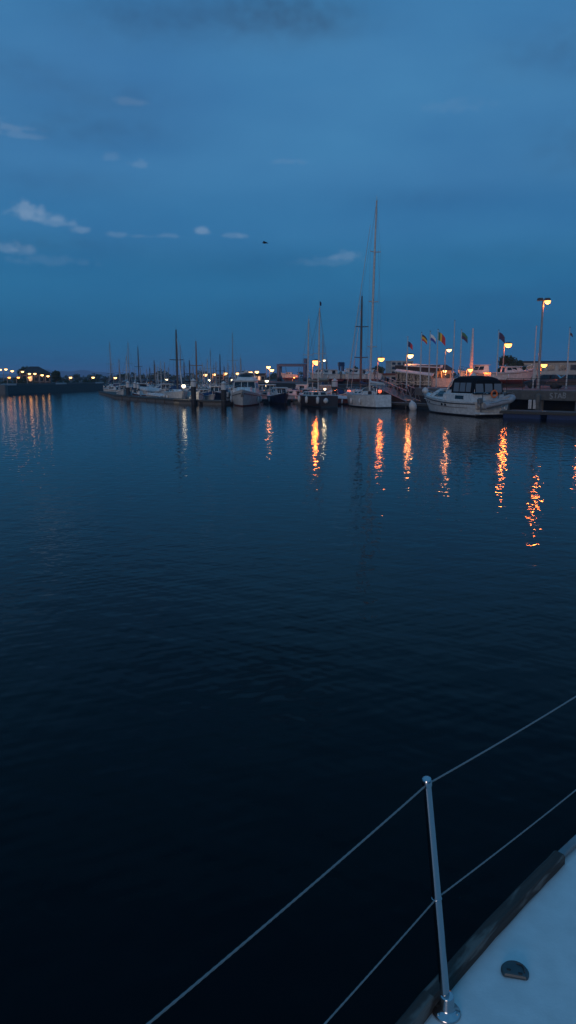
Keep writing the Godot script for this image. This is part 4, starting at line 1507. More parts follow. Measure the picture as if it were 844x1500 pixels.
func travel_lift():
	var t := thing("travel_lift", "dark blue steel gantry boat lift standing on the shore", "boat lift", Vector3(0.908, 2.0, -200.0), -8.0)
	var w := 3.5
	var h := 6.318 - 2.0
	for z in [0.0, -4.2]:
		for x in [-w, w]:
			var s := Shape.new()
			s.slab(Vector3(x, h / 2.0 + 0.3, z), Vector3(0.75 if z == 0.0 else 0.6, h - 0.6, 0.6), 0.06)
			part(s, "leg", mats["lift blue"], t)
			for k in [-0.5, 0.5]:
				var wh := Shape.new()
				wh.lathe([Vector2(0.02, -0.2), Vector2(0.5, -0.2), Vector2(0.56, -0.1), Vector2(0.56, 0.1), Vector2(0.5, 0.2), Vector2(0.02, 0.2)], Vector3(x, 0.56, z + k * 1.3), 16, Basis(Vector3.FORWARD, PI / 2.0))
				part(wh, "wheel", mats["black rubber"], t)
	for x in [-w, w]:
		for y in [1.0, h - 0.3]:
			var s := Shape.new()
			s.slab(Vector3(x, y, -2.1), Vector3(0.5, 0.5, 4.6), 0.05)
			part(s, "side_beam", mats["lift blue"], t)
	var s2 := Shape.new()
	s2.slab(Vector3(0, h, -4.2), Vector3(w * 2.0 + 0.8, 0.75, 0.6), 0.06)
	part(s2, "cross_beam", mats["lift blue"], t)
	var s3 := Shape.new()
	s3.slab(Vector3(0, h - 0.1, 0.0), Vector3(w * 2.0 + 0.8, 0.6, 0.5), 0.06)
	part(s3, "cross_beam", mats["lift blue"], t)
	var cb := Shape.new()
	cb.slab(Vector3(w + 0.1, h + 1.05, -1.0), Vector3(0.9, 1.3, 1.1), 0.1)
	part(cb, "winch_house", mats["lift blue"], t)
	for x in [-1.8, 1.8]:
		var sl := Shape.new()
		sl.tube([Vector3(x, h - 0.5, -2.0), Vector3(x * 0.9, 1.8, -2.0)], 0.06, 6)
		part(sl, "sling", mats["black rubber"], t)


func hoist():
	var t := thing("hoist_crane", "dark upright jib crane column with its arm folded, beyond the yachts", "crane", Vector3(10.900, 2.0, -150.0), 20.0)
	var h := 6.271 - 2.0
	var s := Shape.new()
	s.tube([Vector3.ZERO, Vector3(0, h * 0.9, 0)], [0.36, 0.3], 12)
	part(s, "column", mats["lift blue"], t)
	var b := Shape.new()
	b.slab(Vector3(-0.35, h * 0.86, 0), Vector3(1.3, 0.8, 0.6), 0.08)
	part(b, "slew_head", mats["lift blue"], t)
	var a := Shape.new()
	a.tube([Vector3(-0.75, h * 0.85, 0), Vector3(-0.72, h * 0.45, 0.1)], [0.24, 0.15], 8)
	part(a, "folded_arm", mats["lift blue"], t)
	var f := Shape.new()
	f.lathe([Vector2(0.7, 0), Vector2(0.7, 0.12), Vector2(0.4, 0.2)], Vector3.ZERO, 12)
	part(f, "base_plate", mats["dark galvanised steel"], t)


func cradle_boat(o: Dictionary):
	var b := motorboat(o)
	var c := thing("boat_cradle", "steel cradle holding up " + o.short, "cradle", Vector3(o.x, o.y - 0.72, o.z), o.head, o.get("group", "").replace("boats laid up", "cradles of the boats laid up"))
	for x in [-o.L * 0.25, o.L * 0.2]:
		var s := Shape.new()
		s.slab(Vector3(x, 0.06, 0), Vector3(0.16, 0.12, o.B * 0.9), 0.02)
		part(s, "cross_bar", mats["dark galvanised steel"], c)
		for side in [-1.0, 1.0]:
			var t := Shape.new()
			t.tube([Vector3(x, 0.1, o.B * 0.36 * side), Vector3(x, 0.75, o.B * 0.3 * side)], 0.05, 6)
			part(t, "prop", mats["dark galvanised steel"], c)
	var k := Shape.new()
	k.slab(Vector3(0, 0.2, 0), Vector3(o.L * 0.6, 0.42, 0.2), 0.02)
	part(k, "keel_block", mats["pontoon timber"], c)


func cafe():
	var z := -91.0
	var x := 15.209
	var c := thing("cafe_pavilion", "dark glazed waterside pavilion with two stepped white awning roofs", "pavilion", Vector3(x, 2.0, z), -14.0)
	var s := Shape.new()
	s.box(Vector3(0.3, 0.95, -2.6), Vector3(5.0, 1.9, 4.0))
	part(s, "body", mats["dark roof"], c)
	for i in 6:
		var g := Shape.new()
		g.box(Vector3(-1.75 + i * 0.8, 0.98, -0.585), Vector3(0.74, 1.6, 0.03))
		part(g, "glass_panel", mats["tinted window"], c)
	for q in [[0.1, 1.72, 0.4, 4.6, 2.0, -0.26], [1.0, 2.55, -2.2, 4.6, 2.4, -0.12]]:
		var r := Shape.new()
		r.slab(Vector3(q[0], q[1], q[2]), Vector3(q[3], 0.12, q[4]), 0.03, Basis(Vector3.FORWARD, -q[5] * 0.45) * Basis(Vector3.RIGHT, 0.12))
		part(r, "awning", mats["white canvas"], c)
	for px in [-2.0, 0.1, 2.2]:
		var p := Shape.new()
		p.tube([Vector3(px, 0, 1.1), Vector3(px, 1.6, 1.1)], 0.05, 8)
		part(p, "post", mats["galvanised steel"], c)
	var b := Shape.new()
	for i in 2: b.box(Vector3(0.2, 0.35 + i * 0.3, 1.25), Vector3(4.9, 0.06, 0.05))
	part(b, "terrace_rail", mats["galvanised steel"], c)
	var u := Shape.new()
	u.box(Vector3(0.3, 2.25, -2.9), Vector3(5.4, 0.7, 3.4))
	part(u, "upper_storey", mats["dark roof"], c)


func parked_car(at: Vector3, turn: float, label: String, paint: String):
	var c := thing("parked_car", label, "car", at, turn, "")
	var s := Shape.new()
	var rings := []
	for q in [[-2.1, 0.45, 0.8, 0.72], [-1.9, 0.3, 0.92, 0.82], [-1.2, 0.26, 0.95, 0.87], [0.0, 0.25, 0.9, 0.88], [0.9, 0.25, 0.88, 0.87], [1.7, 0.28, 0.8, 0.8], [2.1, 0.4, 0.66, 0.66]]:
		var r := []
		for k in [[-1.0, 0.15], [-1.0, 0.8], [-0.88, 1.0], [0.88, 1.0], [1.0, 0.8], [1.0, 0.15]]: r.append(Vector3(q[0], lerpf(q[1], q[2], k[1]), k[0] * q[3]))
		rings.append(r)
	s.loft(rings, [-1])
	part(s, "body", mats[paint], c)
	var f := house(-1.75, 0.95, 0.88, 1.42, 0.78, 0.6, 0.75, 0.55, 0.08, "cabin", paint, c)
	panes(f[2], [[0.06, 0.94, 0.1, 0.9]], c, "tinted window", "windscreen")
	panes(f[3], [[0.08, 0.92, 0.15, 0.9]], c, "tinted window", "rear_window")
	for k in 2: panes(f[k], [[0.16, 0.5, 0.12, 0.88], [0.53, 0.82, 0.12, 0.88]], c, "tinted window", "side_window")
	for x in [-1.3, 1.3]:
		for z in [-0.8, 0.8]:
			var w := Shape.new()
			w.lathe([Vector2(0.02, -0.1), Vector2(0.28, -0.1), Vector2(0.32, -0.06), Vector2(0.32, 0.06), Vector2(0.28, 0.1), Vector2(0.02, 0.1)], Vector3(x, 0.32, z), 16, Basis(Vector3.RIGHT, PI / 2.0))
			part(w, "wheel", mats["black rubber"], c)


func gull():
	var b := thing("flying_bird", "small dark bird gliding in the open sky above the yachts", "bird", Vector3(-2.095, 15.078, -70.0), 160.0)
	var s := Shape.new()
	s.tube([Vector3(-0.24, 0.0, 0), Vector3(-0.14, 0.0, 0), Vector3(0.02, 0.0, 0), Vector3(0.14, 0.02, 0), Vector3(0.2, 0.03, 0), Vector3(0.25, 0.02, 0)], [0.035, 0.04, 0.06, 0.05, 0.04, 0.008], 10)
	for side in [-1.0, 1.0]:
		var rings := []
		for q in [[0.0, 0.02, 0.1, -0.08], [0.16, 0.12, 0.12, -0.07], [0.32, 0.1, 0.05, -0.1], [0.44, 0.02, -0.06, -0.16]]:
			rings.append([Vector3(q[2], q[1], q[0] * side), Vector3(q[3] + (q[2] - q[3]) * 0.5, q[1] + 0.018, q[0] * side), Vector3(q[3], q[1], q[0] * side), Vector3(q[3] + (q[2] - q[3]) * 0.5, q[1] - 0.006, q[0] * side)])
		s.loft(rings, [0])
	part(s, "body", mats["gull"], b)

# ---- lamps: a glowing bowl under a housing, and a light of its size just below it

func bowl(at: Vector3, r: float, warm: String, energy: float, root: Node3D, called := "lamp_bowl"):
	var cols := {"sodium": [Color(1.0, 0.62, 0.25), Color(1.0, 0.43, 0.14)], "warm": [Color(1.0, 0.76, 0.45), Color(1.0, 0.54, 0.27)], "white": [Color(1.0, 0.9, 0.72), Color(1.0, 0.86, 0.66)], "orange": [Color(1.0, 0.32, 0.06), Color(1.0, 0.36, 0.1)]}
	var s := Shape.new()
	s.lathe([Vector2(0.01, -r * 0.95), Vector2(r * 0.5, -r * 0.84), Vector2(r * 0.86, -r * 0.5), Vector2(r, 0.0), Vector2(r * 0.9, r * 0.06), Vector2(0.01, r * 0.06)], at, 16)
	part(s, called, glow("glowing " + warm + " bowl", cols[warm][0], 5.0 if warm != "orange" else 2.2), root)
	var l := OmniLight3D.new()
	l.name = "lamp_light"
	root.add_child(l, true)
	l.position = at + Vector3(0, -r * 0.95 - 0.16, 0)
	l.light_color = cols[warm][1]
	l.light_energy = energy
	l.light_size = minf(r * 0.55, 0.24)
	l.omni_range = 80.0
	l.omni_attenuation = 2.0
	l.shadow_enabled = true


func street_lamp(x: float, z: float, base: float, head: float, r: float, warm: String, energy: float, label: String, group := "", arm := 0.45, called := "street_lamp", pole := 0.06):
	var o := thing(called, label, "street lamp", Vector3(x, base, z), 0.0, group)
	var h := head - base
	var s := Shape.new()
	s.tube([Vector3(-arm, 0, 0), Vector3(-arm, h * 0.6, 0), Vector3(-arm, h + r * 0.2, 0), Vector3(-arm * 0.4, h + r * 0.42, 0), Vector3(0, h + r * 0.3, 0)], [pole * 1.3, pole, pole * 0.8, pole * 0.6, pole * 0.55], 10)
	part(s, "pole", mats["galvanised steel"], o)
	var c := Shape.new()
	c.lathe([Vector2(r * 1.02, r * 0.065), Vector2(r * 1.1, r * 0.11), Vector2(r * 0.9, r * 0.3), Vector2(r * 0.35, r * 0.5), Vector2(0.01, r * 0.52)], Vector3(0, h, 0), 16)
	part(c, "housing", mats["dark galvanised steel"], o)
	bowl(Vector3(0, h, 0), r, warm, energy, o)
	return o


func flood_mast():
	var x := 25.334
	var base := 2.014
	var top := 10.669
	var o := thing("floodlight_mast", "tall tapered floodlight mast on the quay with one glowing floodlight", "street lamp", Vector3(x, base, -76.0))
	var h := top - base
	var s := Shape.new()
	s.tube([Vector3.ZERO, Vector3(0, h * 0.5, 0), Vector3(0, h, 0)], [0.16, 0.12, 0.08], 12)
	part(s, "pole", mats["galvanised steel"], o)
	var f := Shape.new()
	f.slab(Vector3(0.05, h + 0.02, 0), Vector3(1.0, 0.08, 0.14), 0.02)
	part(f, "cross_arm", mats["dark galvanised steel"], o)
	for k in [[-0.3, 0.0], [0.42, 1.0]]:
		var b := Shape.new()
		b.slab(Vector3(k[0], h + 0.1, 0), Vector3(0.5, 0.26, 0.5), 0.06)
		part(b, "floodlight_housing", mats["dark galvanised steel"], o)
		if k[1] > 0.0: bowl(Vector3(k[0] + 0.02, h - 0.06, 0.02), 0.3, "sodium", 6.0, o)


func pedestal(x: float, z: float, base: float, head: float, warm: String, r: float, energy: float, label: String, group := ""):
	var o := thing("pontoon_light", label, "pontoon light", Vector3(x, base, z), 0.0, group)
	var h := head - base
	var s := Shape.new()
	s.tube([Vector3(0, 0, 0), Vector3(0, h - r * 0.9, 0)], 0.06, 8)
	part(s, "post", mats["galvanised steel"], o)
	var g := Shape.new()
	g.lathe([Vector2(0.05, -r), Vector2(r * 0.72, -r * 0.72), Vector2(r, 0), Vector2(r * 0.75, r * 0.62), Vector2(0.02, r * 0.7)], Vector3(0, h, 0), 16)
	var cols := {"white": Color(1.0, 0.92, 0.78), "orange": Color(1.0, 0.36, 0.07)}
	part(g, "lamp_globe", glow("glowing " + warm + " globe", cols[warm], 4.0 if warm == "white" else 1.6), o)
	var c := Shape.new()
	c.lathe([Vector2(r * 0.8, r * 0.63), Vector2(r * 0.5, r * 0.95), Vector2(0.01, r)], Vector3(0, h, 0), 14)
	part(c, "lid", mats["dark galvanised steel"], o)
	var l := OmniLight3D.new()
	l.name = "lamp_light"
	o.add_child(l)
	l.position = Vector3(0, h, 0)
	l.light_color = cols[warm]
	l.light_energy = energy
	l.light_size = r * 0.6
	l.omni_range = 60.0
	l.omni_attenuation = 2.0
	l.shadow_enabled = true

func list_of_things():
	# --- pontoons and piles
	pontoon(Vector3(-36.051, 0, -147), Vector3(-25.487, 0, -115), 2.2, "outermost floating walkway before the small sailing boats at the channel's mouth", "pontoon concrete", "pontoon timber")
	pontoon(Vector3(-25.265, 0, -113.5), Vector3(-13.178, 0, -93), 2.2, "long floating walkway before the small motor boats", "pontoon concrete", "pontoon timber")
	pontoon(Vector3(-12.869, 0, -91), Vector3(-6.714, 0, -87.5), 2.2, "floating walkway with the white pontoon light, ending at the large white cruiser", "pontoon concrete", "pontoon timber")
	pontoon(Vector3(-3.210, 0, -93), Vector3(11.657, 0, -92), 2.4, "floating walkway behind the brown schooner and the white yacht", "pontoon concrete", "pontoon timber")
	pontoon(Vector3(11.172, 0, -82), Vector3(15.739, 0, -75), 2.6, "dark floating landing at the foot of the gangway", "boot stripe black", "pontoon timber")
	pontoon(Vector3(17.712, 0, -60.5), Vector3(25.899, 0, -54), 2.6, "floating walkway on bright blue floats in front of the quay", "blue float", "pontoon timber", 0.55)
	pile(-11.133, -88.3, 2.807, 0.3, "tall dark pile with white band and white cap beside the pontoon light")
	pile(-7.262, -84.6, 2.515, 0.3, "dark pile with white cap close beside the large white cruiser")
	pile(-23.693, -111, 2.406, 0.3, "dark pile with white cap at the end of the long walkway")
	pile(-23.402, -114.6, 2.282, 0.26, "dark capped pile, middle one of three close together")
	pile(-23.433, -117, 2.153, 0.26, "dark capped pile, landward one of three close together")
	pile(5.621, -90.3, 2.793, 0.34, "broad dark pile right behind the brown schooner's bow")
	# --- the boats one can tell apart
	bow_on_cruiser()
	canopy_cruiser()
	brown_schooner()
	var y := sailboat({"x": 8.267, "z": -81.5, "head": 112.0, "L": 8.6, "B": 2.75, "fb": 1.28, "top": 20.950, "at": 0.35, "r": 0.12, "mast": "white spar", "cover": "white canvas", "spreaders": [[0.24, 0.55], [0.48, 0.55], [0.74, 0.6]], "full": true, "called": "sailing_yacht", "wire": 0.009, "lean": 0.02,
		"label": "white sailing yacht with the tallest mast of the harbour, stern to the open water", "category": "yacht"})
	sailboat({"x": 9.515, "z": -98.5, "head": 100.0, "L": 9.5, "B": 2.9, "fb": 1.1, "paint": "navy paint", "top": 13.337, "at": 0.5, "r": 0.15, "mast": "dark alloy spar", "spreaders": [[0.35, 0.9], [0.68, 0.9]], "called": "sailing_yacht", "wire": 0.009,
		"label": "dark hulled yacht with thick dark two-spreader mast behind the tall-masted white yacht", "category": "yacht"})
	sailboat({"x": -14.837, "z": -100.0, "head": -72.0, "L": 8.5, "B": 2.8, "fb": 1.15, "top": 9.209, "r": 0.14, "mast": "dark alloy spar", "full": true, "label": "white sailing boat with thick dark mast behind the white pontoon light"})
	sailboat({"x": -13.145, "z": -108.0, "head": 95.0, "L": 8.0, "B": 2.7, "fb": 1.0, "top": 8.176, "r": 0.12, "mast": "varnished spar", "cover": "beige canvas", "label": "sailing boat with reddish wooden mast behind the tall capped pile"})
	sailboat({"x": -8.976, "z": -122.0, "head": 92.0, "L": 9.0, "B": 2.8, "fb": 1.1, "top": 10.104, "r": 0.07, "label": "sailing boat with very thin tall mast behind the large white cruiser"})
	# rows of small sailing boats further in
	var cover := ["blue canvas", "white canvas", "beige canvas", "black canvas"]
	var i := 0
	var paints := {"navy paint": "navy", "white gelcoat": "white", "aged white gelcoat": "dull white"}
	var spars := {"grey alloy spar": "grey", "dark alloy spar": "dark", "white spar": "white"}
	for q in [[-37.79, 160, 10.43], [-41.09, 175, 6.47], [-34.1, 152, 6.72], [-32.29, 150, 7.33], [-35.33, 168, 10.79], [-30.24, 152, 9.13], [-33.67, 172, 5.19], [-37.03, 182, 4.99], [-34.38, 182, 4.99], [-29.58, 162, 5.08], [-24.66, 150, 6.0], [-29.68, 172, 5.65], [-16.54, 116, 8.03], [-17.38, 132, 6.02], [-19.05, 152, 5.37], [-15.22, 142, 6.48], [-12.93, 126, 7.56], [-11.87, 132, 7.07], [-7.5, 118, 6.14], [-11.18, 162, 5.8], [5.19, 112, 9.24], [6.71, 132, 5.9], [-14.31, 150, 6.14], [-18.31, 160, 5.91], [-26.08, 165, 5.26], [-26.7, 150, 6.4], [-29.25, 166, 5.86], [-27.03, 160, 6.48], [-22.21, 150, 5.34], [-20.02, 146, 5.93], [-16.52, 141, 4.83], [-18.84, 170, 5.47], [-16.43, 166, 5.86], [-13.66, 160, 5.34], [-11.93, 151, 5.89], [-9.86, 141, 5.96]]:
		var far: bool = q[1] > 145
		var paint := "navy paint" if i % 6 == 4 else "white gelcoat" if i % 3 else "aged white gelcoat"
		var spar: String = ["grey alloy spar", "dark alloy spar", "grey alloy spar", "white spar"][i % 4]
		var look: String = "small %s sailing boat with %s mast and %s sail cover " % [paints[paint], spars[spar], cover[i * 3 % 4].split(" ")[0]]
		sailboat({"x": q[0], "z": -float(q[1]), "head": [92.0, -86.0, 98.0, 84.0, -95.0][i % 5], "L": 7.0 + (i * 37 % 20) * 0.1, "B": 2.5, "fb": 0.9 + (i * 13 % 5) * 0.06, "top": q[2], "r": 0.075 + (i * 7 % 4) * 0.012, "mast": spar, "cover": cover[i * 3 % 4], "paint": paint,
			"label": look + ("in the far berths" if far else "behind the piles"), "group": "small sailing boats in the far berths" if far else "small sailing boats in the middle berths"})
		i += 1
	# small motor boats
	motorboat({"x": -33.121, "z": -142.5, "head": 168.0, "L": 4.4, "B": 2.0, "fb": 0.75, "style": "cuddy", "label": "small pale cuddy boat at the seaward end of the outermost walkway"})
	motorboat({"x": -25.830, "z": -118.0, "head": -80.0, "L": 5.2, "B": 2.1, "fb": 0.85, "style": "cabin", "label": "small white wheelhouse boat beside the three capped piles"})
	motorboat({"x": -21.770, "z": -111.5, "head": 150.0, "L": 3.6, "B": 1.6, "fb": 0.55, "style": "open", "paint": "antifouling red", "label": "little red open boat by the long walkway"})
	motorboat({"x": -21.981, "z": -121.0, "head": 172.0, "L": 5.4, "B": 2.2, "fb": 0.9, "style": "cover", "cover": "white canvas", "label": "motor boat under a white cover behind the long walkway"})
	motorboat({"x": -18.486, "z": -106.0, "head": 176.0, "L": 3.4, "B": 1.5, "fb": 0.5, "style": "cover", "cover": "white canvas", "label": "low dinghy under a white cover by the long walkway"})
	motorboat({"x": -17.885, "z": -110.0, "head": -84.0, "L": 6.2, "B": 2.4, "fb": 1.0, "style": "cabin", "label": "white cabin boat with flat roof between the long walkway and the dark-masted sailing boat"})
	motorboat({"x": -11.441, "z": -94.5, "head": -78.0, "L": 3.6, "B": 1.7, "fb": 0.85, "style": "cover", "cover": "white canvas", "label": "white covered tender right behind the tall capped pile"})
	motorboat({"x": -10.573, "z": -97.0, "head": -60.0, "L": 4.8, "B": 2.0, "fb": 0.65, "style": "cover", "cover": "blue canvas", "label": "motor boat under a blue cover between the two capped piles"})
	motorboat({"x": -11.902, "z": -104.0, "head": -70.0, "L": 5.0, "B": 2.1, "fb": 0.8, "style": "cuddy", "label": "white cuddy boat behind the blue-covered motor boat"})
	motorboat({"x": -9.821, "z": -102.0, "head": -95.0, "L": 5.6, "B": 2.2, "fb": 0.85, "style": "cabin", "paint": "navy paint", "label": "navy hulled cabin boat beside the pile next to the large cruiser"})
	motorboat({"x": -2.643, "z": -97.5, "head": -120.0, "L": 4.6, "B": 1.9, "fb": 0.7, "style": "open", "label": "white open boat with console next to the large white cruiser"})
	motorboat({"x": -0.997, "z": -91.0, "head": -76.0, "L": 5.4, "B": 2.2, "fb": 0.85, "style": "cabin", "paint": "navy paint", "label": "navy hulled boat with white cabin between the large cruiser and the brown schooner"})
	motorboat({"x": 0.450, "z": -99.0, "head": 168.0, "L": 4.8, "B": 2.0, "fb": 0.8, "style": "cuddy", "canopy": "black canvas", "label": "white cuddy boat with black canopy beside the brown schooner"})
	motorboat({"x": 5.868, "z": -89.0, "head": 180.0, "L": 3.4, "B": 1.5, "fb": 0.62, "style": "cover", "cover": "white canvas", "paint": "antifouling red", "label": "little red hulled boat under a white cover between schooner and white yacht"})
	motorboat({"x": -4.296, "z": -110.0, "head": -90.0, "L": 6.0, "B": 2.3, "fb": 0.9, "style": "cabin", "canopy": "blue canvas", "label": "white cabin boat with blue canopy just behind the large white cruiser"})
	motorboat({"x": -2.645, "z": -112.0, "head": -92.0, "L": 6.0, "B": 2.3, "fb": 0.9, "style": "cabin", "label": "white cabin boat behind the open console boat"})
	motorboat({"x": 1.962, "z": -108.0, "head": 90.0, "L": 6.2, "B": 2.4, "fb": 0.95, "style": "cabin", "label": "white cabin boat behind the brown schooner's masts"})
	motorboat({"x": 5.295, "z": -106.0, "head": 86.0, "L": 5.8, "B": 2.3, "fb": 0.9, "style": "cabin", "canopy": "beige canvas", "label": "white cabin boat with beige canopy behind the brown schooner's bow"})
	var k := 0
	for q in [[-35.42, 156], [-28.88, 150], [-23.91, 140], [-21.09, 135], [-19.3, 138], [-16.16, 128], [-13.52, 122], [-13.79, 138], [-10.29, 118], [-10.23, 128], [-28.74, 140], [-6.73, 130], [-3.95, 128], [3.54, 118], [-1.68, 103], [-0.29, 106], [1.32, 104], [2.7, 106], [3.93, 103], [5.78, 101], [7.27, 104], [8.44, 101], [11.6, 103], [12.9, 106]]:
		k += 1
		motorboat({"x": q[0], "z": -float(q[1]), "head": 90.0 + (q[1] * 7 % 5) * 4.0 - 180.0 * (q[1] % 2), "L": 5.2, "B": 2.1, "fb": 0.85, "style": ["cabin", "cuddy", "cover"][q[1] % 3], "cover": cover[q[1] % 4], "canopy": ["", "blue canvas", "black canvas", "beige canvas"][k % 4], "paint": "navy paint" if k % 5 == 3 else "white gelcoat", "label": "small %s %s berthed %s" % ["navy" if k % 5 == 3 else "white", ["wheelhouse boat" + ["", " with blue canopy", " with black canopy", " with beige canopy"][k % 4], "cuddy boat" + ["", " with blue canopy", " with black canopy", " with beige canopy"][k % 4], "boat under a %s cover" % cover[q[1] % 4].split(" ")[0]][q[1] % 3], "towards the far shore" if q[1] > 115 else "behind the yachts"], "group": "small motor boats in the inner berths"})
	# --- quay, gangway and what stands there
	quay()
	gangway()
	cafe()
	travel_lift()
	hoist()
	gull()
	var ball := thing("mooring_buoy", "large white buoy floating at the foot of the gangway", "buoy", Vector3(12.234, 0.25, -73.0))
	var bs := Shape.new()
	bs.lathe([Vector2(0.01, -0.45), Vector2(0.22, -0.4), Vector2(0.36, -0.1), Vector2(0.38, 0.2), Vector2(0.28, 0.48), Vector2(0.1, 0.62), Vector2(0.07, 0.72), Vector2(0.01, 0.73)], Vector3.ZERO, 16, Basis(Vector3.FORWARD, -0.25))
	part(bs, "float", mats["fender white"], ball)
	var br := Shape.new()
	br.torus(Vector3(0.17, 0.72, 0), 0.09, 0.015, Basis(Vector3.RIGHT, PI / 2.0), 12, 5)
	part(br, "ring", mats["dark galvanised steel"], ball)
	flagpole(12.716, -80.5, 7.307, "flagpole by the gangway with small red and blue flag hanging limp", [["flag navy", false], ["flag red", false]], 1.0, 0.75, 2.014, 0.25)
	flagpole(14.045, -79.8, 7.727, "flagpole with drooping black, yellow and red flag", [["flag black", true], ["flag yellow", true], ["flag red", true]], 1.0, 0.85)
	flagpole(14.818, -79.1, 7.809, "flagpole with blue and white flag", [["flag white", true], ["flag blue", true]], 1.0, 0.85, 2.014, 0.1)
	flagpole(15.484, -78.4, 7.955, "flagpole with green and red flag bearing a yellow emblem", [["flag green", false], ["flag yellow", false], ["flag red", false], ["flag red", false]], 1.0, 1.15, 2.014, 0.05)
	flagpole(18.348, -80.3, 8.007, "flagpole with dark green and navy flag before the lit mast", [["flag green", true], ["flag navy", true]], 1.0, 0.95)
	flagpole(21.227, -76.5, 7.767, "flagpole with plain navy flag beside the floodlit street lamp", [["flag navy", true]], 1.0, 0.9)
	flagpole(18.464, -84.3, 9.273, "bare white pole, taller than the flagpoles beside it", [], 1.0, 1.0)
	flagpole(27.558, -74.3, 7.905, "white pole with tiny dark pennant before the long building", [["flag black", true]], 1.0, 0.35, 2.014, 0.3)
	flagpole(25.412, -77.8, 8.263, "bare pole standing close beside the tall floodlight mast", [], 1.0, 1.0)
	var lm := thing("yard_mast", "tapering white mast lit orange from its foot", "mast", Vector3(21.461, 2.014, -88.2))
	var ls := Shape.new()
	ls.tube([Vector3.ZERO, Vector3(0, 3.0, 0), Vector3(0, 8.719 - 2.0, 0)], [0.24, 0.19, 0.07], 12)
	part(ls, "spar", mats["white spar"], lm)
	var lf := Shape.new()
	lf.slab(Vector3(0, 0.1, 0), Vector3(0.9, 0.2, 0.9), 0.04)
	part(lf, "foot", mats["quay concrete"], lm)
	# boats on the hard
	cradle_boat({"x": 25.092, "z": -84.5, "y": 2.76, "head": 8.0, "L": 5.6, "B": 2.1, "fb": 0.85, "style": "cuddy", "stripe": "antifouling red", "label": "white cuddy boat standing ashore under the floodlit street lamp", "short": "the white cuddy boat under the street lamp", "outboard": false})
	cradle_boat({"x": 23.482, "z": -92.0, "y": 2.76, "head": 174.0, "L": 5.4, "B": 2.1, "fb": 0.8, "style": "cabin", "stripe": "antifouling red", "label": "white cabin boat ashore beside the lit mast", "short": "the white cabin boat beside the lit mast"})
	cradle_boat({"x": 0.358, "z": -197.5, "y": 2.85, "head": 170.0, "L": 4.6, "B": 2.0, "fb": 0.9, "style": "cuddy", "stripe": "antifouling red", "label": "boat lit yellow ashore between the boat lift's legs", "short": "the boat between the boat lift's legs"})
	for q in [[7.21, 128], [8.86, 130], [10.41, 126], [11.52, 122], [12.51, 112], [6.02, 138], [13.37, 128]]:
		cradle_boat({"x": q[0], "z": -float(q[1]), "y": 2.76, "head": 90.0 + (q[1] % 7) * 12.0, "L": 5.0 + (q[1] % 3), "B": 2.1, "fb": 0.85, "style": ["cabin", "cover", "cuddy"][q[1] % 3], "cover": "white canvas", "stripe": ["antifouling red", "antifouling blue"][q[1] % 2], "label": "white %s with %s bottom ashore %s the crane" % [["wheelhouse boat", "boat under a white cover", "cuddy boat"][q[1] % 3], ["red", "blue"][q[1] % 2], "between boat lift and" if q[0] < 11.0 else "between low flats and"], "group": "boats laid up ashore", "short": "a white boat laid up ashore"})
	# low buildings of the yard
	building("yard_kiosk", "low kiosk with dark hipped roof and a lamp under its eaves", Vector3(19.532, 2.0, -95.5), -12.0, Vector3(2.4, 3.500 - 2.0 + 0.5, 2.6), "pale wall", "dark roof", 1, 2, "hip")
	var fence := thing("yard_fence", "pale panelled fence lit warm along the yard above the quay", "fence", Vector3(20.764, 2.0, -90.0), -8.0)
	for j in 9:
		var s := Shape.new()
		s.slab(Vector3(-3.0 + j * 0.75, 0.52, 0), Vector3(0.71, 1.0, 0.05), 0.015)
		part(s, "panel", mats["cream paint"], fence)
		var t := Shape.new()
		t.slab(Vector3(-3.375 + j * 0.75, 0.58, 0), Vector3(0.08, 1.16, 0.09), 0.015)
		part(t, "post", mats["aged white gelcoat"], fence)
	parked_car(Vector3(27.052, 2.014, -79.0), 150.0, "dark parked car on the quay by the floodlight mast", "car paint")
	parked_car(Vector3(28.303, 2.014, -76.0), 165.0, "brown parked car on the quay near the railing's end", "varnished brown planking")
	building("long_building", "long pale two-storey building with dark flat roof behind the quay", Vector3(53.545, 2.0, -150.0), -16.0, Vector3(17.0, 6.005 - 2.0, 9.0), "pale wall", "dark roof", 2, 8)
	building("stepped_block", "grey three-storey block with balconies beyond the flood-lit lamps", Vector3(60.057, 2.0, -190.0), -10.0, Vector3(8.0, 6.753 - 2.0, 9.0), "grey wall", "dark roof", 3, 4)
	building("apartment_block", "pale four-storey apartment block with balconies behind the awnings", Vector3(49.907, 2.0, -330.0), 6.0, Vector3(9.8, 9.810 - 2.0, 10.0), "pale wall", "pale wall", 4, 4)
	building("low_flats", "low grey flats with pale stair tower behind the white yacht's mast", Vector3(33.516, 2.0, -300.0), 4.0, Vector3(8.6, 4.807 - 2.0, 8.0), "grey wall", "dark roof", 2, 5)
	building("stair_tower", "narrow pale tower at the end of the low grey flats", Vector3(31.322, 2.0, -296.0), 4.0, Vector3(1.8, 5.840 - 2.0, 3.0), "pale wall", "dark roof", 3, 1)
	building("shed", "dark long shed among the lamps on the far shore", Vector3(-21.799, 2.0, -240.0), 8.0, Vector3(5.6, 3.629 - 2.0, 6.0), "brown wall", "dark roof", 1, 4)
	building("clubhouse", "brown clubhouse with lit windows behind the large white cruiser", Vector3(-7.499, 2.0, -172.0), 6.0, Vector3(4.4, 1.7, 5.0), "brown wall", "dark roof", 1, 5, "flat", [2, 3])
	building("harbour_office", "low white harbour office with flat red roof behind the gangway", Vector3(17.439, 2.0, -128.0), -6.0, Vector3(4.6, 1.5, 3.0), "pale wall", "red roof", 1, 4)
